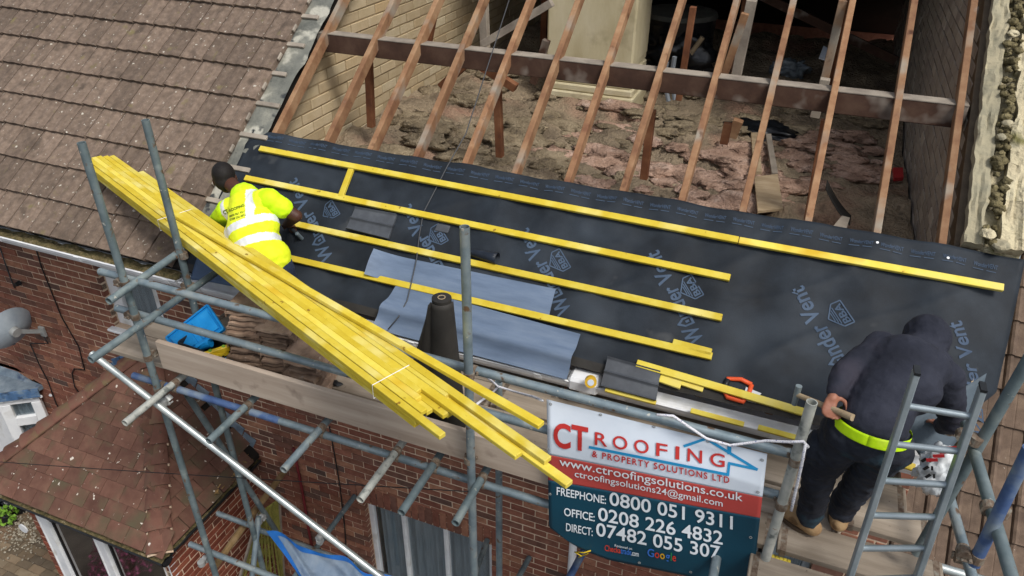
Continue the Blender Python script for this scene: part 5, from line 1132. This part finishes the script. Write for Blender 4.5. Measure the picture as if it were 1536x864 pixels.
# ------------------------------------------------------------------ bits and pieces lower down
q = MB(); T4 = [Yp(400, 797, 3.39), Yp(600, 872, 3.39), Yp(640, 960, 3.15), Yp(470, 905, 3.0)]
q.grid(lambda u, v: bil(T4, u, v) + Vector((0, .03 * math.sin(u * 14 + v * 3), .02 * math.sin(u * 23 - v * 5))), 40, 20, th=(0, 0, -.002)); tp = q.obj('tarpaulin', Mt['tarp'], smooth=True); tag(tp, 'pale blue tarpaulin slung below the scaffold', 'tarpaulin')
q = MB(); q.grid(lambda u, v: bil(T4, u, v * .08) + Vector((0, -.004 + .03 * math.sin(u * 14 + v * .24), .006 + .02 * math.sin(u * 23 - v * .4))), 40, 2); q.obj('hem', Mt['tarp_blue'], tp, smooth=True)
q = MB(); q.grid(lambda u, v: bil(T4, u * .05, v) + Vector((0, -.004 + .03 * math.sin(u * .7 + v * 3), .006 + .02 * math.sin(u * 1.1 - v * 5))), 2, 20); q.obj('hem', Mt['tarp_blue'], tp, smooth=True)
tr = empty('trellis', Yp(420, 864, 4.0)); tag(tr, 'mossy yellow green trellis leaning below the scaffold by the porch', 'trellis')
t0, t1, t2, t3 = Yp(418, 748, YW - .08), Yp(388, 770, 3.6), Yp(350, 900, 3.4), Yp(428, 900, YW - .05)
for k in range(11):
    for s in (0, 1):
        q = MB(); f = k / 10
        a, c = (bil([t0, t1, t2, t3], f, 0), bil([t0, t1, t2, t3], min(1, f + .45) if s else max(0, f - .45), 1)); q.bar(a + Vector((.004 * s, 0, 0)), c + Vector((.004 * s, 0, 0)), .022, .007, up=(1, 0, 0)); q.obj('lath', Mt['lattice'], tr)
for (a, c) in ((t0, t3), (t1, t2)): q = MB(); q.bar(a, c, .03, .02, up=(1, 0, 0)); q.obj('side_rail', Mt['grey_timber'], tr)
q = MB(); pts = []
for k in range(24):
    t = k / 23; a = Yp(-300, 668, 2.9); c = Yp(712, 738, 2.78); p = a.lerp(c, t); p.z -= .12 * math.sin(PI * t) * .3; pts.append(p)
q.sweep(pts, .0035, 5); o = q.obj('overhead_wire', Mt['cable'], smooth=True); tag(o, 'thin black wire crossing in front of the porch roof', 'wire')
# plastic bag hanging at the eaves
bp = Yp(1404, 705, 3.34); q = MB(); lump(q, bp, (.085, .06, .15), amp=.5, seed=77, sub=4, fr=2.4); bg_ = q.obj('carrier_bag', Mt['bag'], smooth=True); tag(bg_, 'white plastic bag with red and black print hanging at the right eaves', 'bag')
q = MB(); 
for k in range(4): a = Yp(1398 + k * 10, 690 - k * 6, 3.255 + .005 * k); q.box(a, (.05, .004, .018), Matrix.Rotation(-.4, 3, 'Y')); 
q.obj('red_print', Mt['red_card'], bg_)
q = MB()
for k in range(4): a = Yp(1386 + k * 3, 690 + k * 12, 3.262); q.box(a, (.014, .004, .03), Matrix.Rotation(.5, 3, 'Y')); q.box(a + Vector((.025, 0, .008)), (.01, .004, .025), Matrix.Rotation(-.3, 3, 'Y'))
q.obj('black_print', Mt['cable'], bg_)

# ------------------------------------------------------------------ people
from mathutils.bvhtree import BVHTree
def cap(q, p0, p1, r0, r1, n=14, rings=5):
    p0, p1 = Vector(p0), Vector(p1); d = p1 - p0; L = d.length; d = d / L if L > 1e-6 else Vector((0, 0, 1))
    pts = []; rr = []
    for k in range(rings): a = (k / rings) * PI / 2; pts.append(p0 - d * r0 * math.cos(a)); rr.append(max(.0008, r0 * math.sin(a)))
    for k in range(5): t = k / 4; pts.append(p0.lerp(p1, t)); rr.append(r0 + (r1 - r0) * t)
    for k in range(1, rings + 1): a = (k / rings) * PI / 2; pts.append(p1 + d * r1 * math.sin(a)); rr.append(max(.0008, r1 * math.cos(a)))
    q.sweep(pts, rr, n)
def ell(q, c, r, rot=None):
    bm = bmesh.new(); bmesh.ops.create_icosphere(bm, subdivisions=3, radius=1); c = Vector(c)
    vs = []
    for p in bm.verts:
        v = Vector((p.co.x * r[0], p.co.y * r[1], p.co.z * r[2])); vs.append(c + ((rot @ v) if rot is not None else v))
    bm.verts.index_update(); fs = [tuple(p.index for p in f.verts) for f in bm.faces]; bm.free(); q.add(vs, fs)
def organic(q, name, m, parent=None, voxel=.011, smooth=6, wr=0.0, wsc=.06, wseed=0):
    bm0, c = q.mesh(name, m); bm = bmesh.new(); bm.from_mesh(bm0); bmesh.ops.recalc_face_normals(bm, faces=bm.faces[:]); bm.to_mesh(bm0); bm.free()
    t = bpy.data.objects.new('tmp', bm0); COL.objects.link(t)
    r = t.modifiers.new('r', 'REMESH'); r.mode = 'VOXEL'; r.voxel_size = voxel
    s = t.modifiers.new('s', 'SMOOTH'); s.factor = .5; s.iterations = smooth
    bpy.context.view_layer.update(); dg = bpy.context.evaluated_depsgraph_get(); me = bpy.data.meshes.new_from_object(t.evaluated_get(dg))
    bpy.data.objects.remove(t); me.name = name
    if not me.materials:
        for mm_ in (m if isinstance(m, (list, tuple)) else [m]): me.materials.append(mm_)
    if wr:                                               # cloth creases
        ns = [v.normal.copy() for v in me.vertices]
        for v, n_ in zip(me.vertices, ns):
            p = v.co + c + Vector((wseed, 0, 0)); w_ = noise.noise((p.x / wsc, p.y / wsc * .6, p.z / wsc * 1.3)); w2 = noise.noise((p.x / wsc * 2.1 + 9, p.y / wsc * 2.1, p.z / wsc * 2.6))
            v.co += n_ * wr * ((1 - abs(w_) * 2.2) * .8 + w2 * .5)
    me.polygons.foreach_set('use_smooth', [True] * len(me.polygons)); me.update()
    return link(name, me, c, parent)
def hand(q, W_, d, s, n, k=1.0, curl=.9):
    """W_ wrist, d along the hand, s towards the thumb side, n palm normal (fingers curl to n)"""
    W_, d, s, n = Vector(W_), Vector(d).normalized(), Vector(s).normalized(), Vector(n).normalized()
    cap(q, W_ + d * .01 * k, W_ + d * .03 * k, .024 * k, .026 * k)
    for o_ in (-.024, -.008, .008, .024): cap(q, W_ + d * .03 * k + s * o_ * .7 * k, W_ + d * .075 * k + s * o_ * k, .016 * k, .0125 * k, 10, 3)
    for i, (o_, L) in enumerate(((.027, .062), (.009, .070), (-.009, .064), (-.027, .050))):
        b0 = W_ + d * .078 * k + s * o_ * k; a1 = curl * .7; a2 = curl * 1.5; a3 = curl * 2.1
        for (a, f, r0, r1) in ((a1, .42, .0098, .009), (a2, .33, .009, .0083), (a3, .25, .0083, .007)):
            b1 = b0 + (d * math.cos(a) + n * math.sin(a)) * L * f * k; cap(q, b0, b1, r0 * k, r1 * k, 8, 3); b0 = b1
    t0 = W_ + d * .025 * k + s * .024 * k; t1 = t0 + (d * .55 + s * .75 + n * .25).normalized() * .036 * k; t2 = t1 + (d * .8 + s * .1 + n * .6).normalized() * .03 * k; t3 = t2 + (d * .7 - s * .25 + n * .6).normalized() * .022 * k
    cap(q, t0, t1, .0125 * k, .011 * k, 8, 3); cap(q, t1, t2, .011 * k, .0095 * k, 8, 3); cap(q, t2, t3, .0095 * k, .008 * k, 8, 3)
def head(q, c, f, u, k=1.0):
    """c centre of the skull, f facing direction, u up"""
    c, f, u = Vector(c), Vector(f).normalized(), Vector(u).normalized(); s = f.cross(u).normalized(); u = s.cross(f).normalized(); R = Matrix((s, f, u)).transposed()
    ell(q, c + u * .02 * k, (.074 * k, .092 * k, .088 * k), R); ell(q, c + f * .025 * k - u * .05 * k, (.056 * k, .062 * k, .062 * k), R)
    cap(q, c + f * .088 * k + u * .004 * k, c + f * .104 * k - u * .026 * k, .010 * k, .014 * k, 8, 3)
    for sg in (-1, 1): ell(q, c + s * sg * .078 * k - f * .005 * k - u * .008 * k, (.010 * k, .019 * k, .030 * k), R); ell(q, c + f * .078 * k + s * sg * .03 * k + u * .022 * k, (.022 * k, .012 * k, .010 * k), R)
    ell(q, c + f * .074 * k - u * .06 * k, (.026 * k, .013 * k, .010 * k), R)
    return R

# ---- hooded worker at right
V = Vector
w2 = {}
aL, aR = V((.445, 3.065, 4.985)), V((.60, 3.165, 4.985)); kL, kR = V((.42, 3.0, 5.35)), V((.62, 3.04, 5.35)); hL, hR = V((.475, 2.89, 5.70)), V((.635, 2.87, 5.69))
pel = V((.555, 2.885, 5.75)); wai = V((.585, 3.0, 5.85)); che = V((.66, 3.17, 5.905)); nek = V((.725, 3.33, 5.90))
shL, shR = Yp(1322, 522, 3.25), Yp(1420, 566, 3.27); hd = Yp(1388, 512, 3.43); elL = Yp(1268, 560, 3.06); wrL = Yp(1252, 590, 2.93)
elR = Yp(1428, 632, 3.35); wrR = Yp(1412, 640, 3.55)
hdir = (Yp(1241, 616, 2.86) - wrL).normalized()
q = MB()
cap(q, pel, wai, .12, .11); cap(q, wai, che, .11, .12); cap(q, che, nek, .11, .07); cap(q, shL, shR, .06, .06); cap(q, nek, hd, .05, .05)
for (h_, k_, a_) in ((hL, kL, aL), (hR, kR, aR)): cap(q, h_, k_, .075, .055); cap(q, k_, a_, .055, .04); cap(q, a_, a_ + V((0, 0, -.07)), .04, .04)
for (s_, e_, w_) in ((shL, elL, wrL), (shR, elR, wrR)): cap(q, s_, e_, .045, .038); cap(q, e_, w_, .038, .026)
head(q, hd, V((.25, .8, -.35)), V((.1, .45, .9)), .92)
hand(q, wrL, hdir, V((.85, .35, .2)), V((.75, -.55, .1)), .92, .75)
hand(q, wrR, V((-.3, .8, -.3)), V((-.6, -.3, .5)), V((0, -.2, -1)), .92, .5)
per2 = organic(q, 'person', Mt['skin_tan'], voxel=.0065, smooth=3)
tag(per2, 'person in a navy hooded top and dark work trousers bending over the eaves', 'person')
q = MB(); sp = (che - pel).normalized()
cap(q, pel + V((0, .01, .04)), wai, .138, .142, 18); cap(q, wai, che, .142, .155, 18); cap(q, che, nek - sp * .06, .165, .11, 18); cap(q, shL * .85 + shR * .15, shR * .85 + shL * .15, .085, .085)
ell(q, (che + wai) / 2 + V((.02, -.02, .02)), (.165, .15, .13)); ell(q, che + V((.0, .0, .03)), (.18, .14, .12))
for (s_, e_, w_) in ((shL, elL, wrL), (shR, elR, wrR)): cap(q, s_, e_, .078, .060); cap(q, e_, e_.lerp(w_, .84), .060, .044); cap(q, e_.lerp(w_, .76), e_.lerp(w_, .88), .042, .038)
organic(q, 'hooded_top', Mt['navy'], per2, voxel=.010, smooth=5, wr=.0055, wsc=.07)
q = MB(); ell(q, hd + V((0, 0, .02)), (.105, .125, .115), Matrix.Rotation(-.5, 3, 'X')); cap(q, hd + V((-.01, -.05, -.01)), nek + V((-.01, -.02, .03)), .092, .085); cap(q, nek + V((-.07, -.01, .02)), nek + V((.08, -.03, 0)), .062, .062); ell(q, hd + V((.01, .05, .0)), (.09, .08, .1))
organic(q, 'hood', Mt['navy'], per2, voxel=.010, smooth=5, wr=.004, wsc=.05, wseed=4)
q = MB(); ell(q, pel + V((0, .005, -.045)), (.150, .135, .115)); cap(q, hL, hR, .105, .105)
for (h_, k_, a_) in ((hL, kL, aL), (hR, kR, aR)): cap(q, h_, k_, .098, .078, 18); cap(q, k_, a_ + V((0, 0, .02)), .078, .062, 18); cap(q, a_ + V((0, 0, .07)), a_ + V((0, 0, -.015)), .066, .064)
ell(q, kL.lerp(hL, .45) + V((-.09, .0, .01)), (.035, .06, .09)); ell(q, hL + V((-.075, .05, -.06)), (.04, .06, .10))
organic(q, 'work_trousers', Mt['trouser'], per2, voxel=.010, smooth=3, wr=.008, wsc=.06, wseed=8)
q = MB(); R = V((.06, .30, 1)).to_track_quat('Z', 'X').to_matrix(); vc = pel + V((0, .0, .012))
n = 40
def band(u, v):
    a = 2 * PI * u; p = V((math.cos(a) * .166, math.sin(a) * .156, (v - .5) * .048)); return vc + R @ p
q.grid(band, n, 4, th=(0, .0, -.003)); o = q.obj('hi_vis_hem', Mt['hiviz'], per2, smooth=True)
for (a_, toe, nm) in ((aL, V((.325, 3.13, 4.89)), 'L'), (aR, V((.60, 3.36, 4.89)), 'R')):
    d = (toe - V((a_.x, a_.y, 4.89))); d.z = 0; d.normalize(); b0 = V((a_.x, a_.y, DECK)); q = MB()
    cap(q, b0 + V((0, 0, .14)), b0 + V((0, 0, .07)), .052, .055); cap(q, b0 - d * .035 + V((0, 0, .052)), b0 + d * .10 + V((0, 0, .050)), .046, .044); cap(q, b0 + d * .05 + V((0, 0, .055)), b0 + d * .135 + V((0, 0, .046)), .050, .044)
    bt = organic(q, 'boot', Mt['boot'], per2, voxel=.008, smooth=4)
    q = MB(); s_ = d.cross(V((0, 0, 1))); pts = []
    for k in range(24):
        a = 2 * PI * k / 24; L_ = .125 if math.cos(a) > 0 else .085; pts.append(b0 + d * (.05 + math.cos(a) * L_) + s_ * math.sin(a) * .05 + V((0, 0, .001)))
    q.prism(pts, (0, 0, .022)); q.obj('sole', Mt['sole'], bt, recalc=True)
# hammer in his hand
hh = wrL + hdir * .075 + V((.03, -.015, 0)); hmr = empty('hammer', hh); tag(hmr, 'hammer with pale wooden handle in the hooded worker\'s hand', 'hammer')
q = MB(); h0 = hh + V((.065, -.05, .03)); h1 = hh + V((-.16, .14, -.06)); q.tube(h0, h1, .016, .012, n=14); q.obj('handle', Mt['cardboard'], hmr, smooth=False)
q = MB(); q.tube(h1 + V((0, 0, .05)), h1 - V((0, 0, .06)), .015, .013, n=12); q.obj('head', Mt['steel'], hmr)

# ---- worker in hi-vis at left
nek1 = Yp(368, 296, 3.66); hd1 = Yp(337, 268, 3.76); sL1, sR1 = Yp(342, 316, 3.60), Yp(404, 300, 3.64); pel1 = Yp(396, 392, 3.42); mid1 = Yp(378, 345, 3.52)
eR1 = Yp(444, 324, 3.70); wR1 = Yp(430, 337, 3.92); eL1 = Yp(318, 345, 3.75); wL1 = Yp(325, 375, 3.98)
hl1, hr1 = pel1 + V((-.10, 0, -.04)), pel1 + V((.09, .02, -.04)); kl1, kr1 = V((hl1.x - .12, 3.50, 5.15)), V((hr1.x - .02, 3.52, 5.15)); al1, ar1 = V((kl1.x - .02, 3.36, 4.965)), V((kr1.x, 3.38, 4.965))
q = MB(); cap(q, pel1, mid1, .12, .115); cap(q, mid1, nek1, .12, .07); cap(q, sL1, sR1, .055, .055); cap(q, nek1, hd1, .052, .05)
for (s_, e_, w_) in ((sL1, eL1, wL1), (sR1, eR1, wR1)): cap(q, s_, e_, .050, .043); cap(q, e_, w_, .043, .03)
for (h_, k_, a_) in ((hl1, kl1, al1), (hr1, kr1, ar1)): cap(q, h_, k_, .075, .055); cap(q, k_, a_, .055, .04)
f1 = V((-.62, .75, -.25)); u1 = V((-.25, .2, .95)); RH = head(q, hd1, f1, u1, .95)
hand(q, wR1, V((-.1, .8, -.5)), V((-.8, -.3, .2)), V((.1, -.4, -.9)), .92, .9); hand(q, wL1, V((.2, .8, -.5)), V((.8, -.2, .2)), V((0, -.4, -.9)), .92, .8)
per1 = organic(q, 'person', Mt['skin_dark'], voxel=.0065, smooth=3); tag(per1, 'person in a fluorescent yellow vest nailing battens behind the timber bundle', 'person')
q = MB(); ell(q, hd1 + V(u1).normalized() * .034 - V(f1).normalized() * .012, (.079, .092, .088), RH); ell(q, hd1 - V(f1).normalized() * .035 - V(u1).normalized() * .012, (.070, .062, .07), RH)
organic(q, 'hair', Mt['hair'], per1, voxel=.007, smooth=4)
q = MB(); cap(q, sL1, sL1.lerp(eL1, .72), .072, .070); cap(q, sR1, sR1.lerp(eR1, .5), .072, .070); cap(q, sL1, sR1, .08, .08); cap(q, nek1, mid1, .10, .13)
organic(q, 't_shirt', Mt['hiviz'], per1, voxel=.009, smooth=4, wr=.004, wsc=.06, wseed=2)
q = MB(); ax1 = (nek1 - pel1).normalized(); lat1 = (sR1 - sL1); lat1 = (lat1 - ax1 * lat1.dot(ax1)).normalized()
low1 = pel1 - ax1 * .02; cap(q, low1, mid1, .155, .16, 20); cap(q, mid1, nek1 - ax1 * .06, .165, .12, 20); cap(q, sL1.lerp(sR1, .12), sR1.lerp(sL1, .06), .088, .084); cap(q, mid1 - lat1 * .07, mid1 + lat1 * .07, .13, .13)
cap(q, pel1 - lat1 * .05, pel1 + lat1 * .05, .14, .14)
vest = organic(q, 'vest', [Mt['hiviz_vest'], Mt['reflect']], per1, voxel=.0075, smooth=6, wr=.004, wsc=.07, wseed=6)
if len(vest.data.materials) < 2: vest.data.materials.append(Mt['reflect'])
mi = []
tot = (nek1 - pel1).length; vo = vest.location.copy()
for p in vest.data.polygons:
    c = vo + p.center - pel1; t = c.dot(ax1) / tot; l = c.dot(lat1)
    mi.append(1 if (.17 < t < .29) or (.43 < t < .54) or (t > .54 and (.075 < l < .125 or -.16 < l < -.115)) else 0)
vest.data.polygons.foreach_set('material_index', mi)
bv = BVHTree.FromPolygons([vo + v.co for v in vest.data.vertices], [tuple(p.vertices) for p in vest.data.polygons])
def vest_text(s, a, c, cap_, bold, m='ink_dark'):
    vs, fs = text(s, bold); qq = MB(); dx, dy = c[0] - a[0], c[1] - a[1]; L = math.hypot(dx, dy); ux, uy = dy / L, -dx / L
    pts = []
    for x, y in vs:
        r = ray(a[0] + dx * x + ux * y * cap_ / .72, a[1] + dy * x + uy * y * cap_ / .72); hit = bv.ray_cast(CAM, r)[0]
        if hit is None: return
        pts.append(hit - r * .004)
    qq.add(pts, fs); qq.obj('printed_lettering', Mt[m], vest)
vest_text('CT', (336, 322), (343, 319), 6, .05); vest_text('ROOFING', (344, 318), (367, 309), 4, .03)
vest_text('0800 051 9311', (344, 326), (368, 318), 3, .02); vest_text('0208 226 4832', (345, 331), (369, 323), 3, .02)
q = MB(); cap(q, pel1 + V((0, .02, -.04)), pel1 + V((0, 0, .02)), .145, .14)
for (h_, k_, a_) in ((hl1, kl1, al1), (hr1, kr1, ar1)): cap(q, h_, k_, .105, .085); cap(q, k_, a_, .085, .07)
organic(q, 'jeans', Mt['denim'], per1, voxel=.011, smooth=4, wr=.005)
for a_ in (al1, ar1):
    q = MB(); b0 = V((a_.x, a_.y, DECK)); cap(q, b0 + V((0, -.03, .055)), b0 + V((0, .11, .05)), .05, .045); cap(q, b0 + V((0, 0, .12)), b0 + V((0, 0, .06)), .05, .05); organic(q, 'boot', Mt['boot'], per1, voxel=.009, smooth=4)
hm1 = empty('hammer', wR1); tag(hm1, 'dark handled hammer in the right hand of the worker in yellow', 'hammer')
hp = wR1 + V((-.01, .06, -.05)); q = MB(); q.tube(hp - V((.05, -.02, 0)), hp + V((.10, -.05, -.03)), .014, .013, n=12); q.obj('handle', Mt['dark_plastic'], hm1)
q = MB(); q.tube(hp + V((.10, -.05, -.03)) - SN * .04, hp + V((.10, -.05, -.03)) + SN * .04, .014, n=12); q.obj('head', Mt['steel'], hm1)
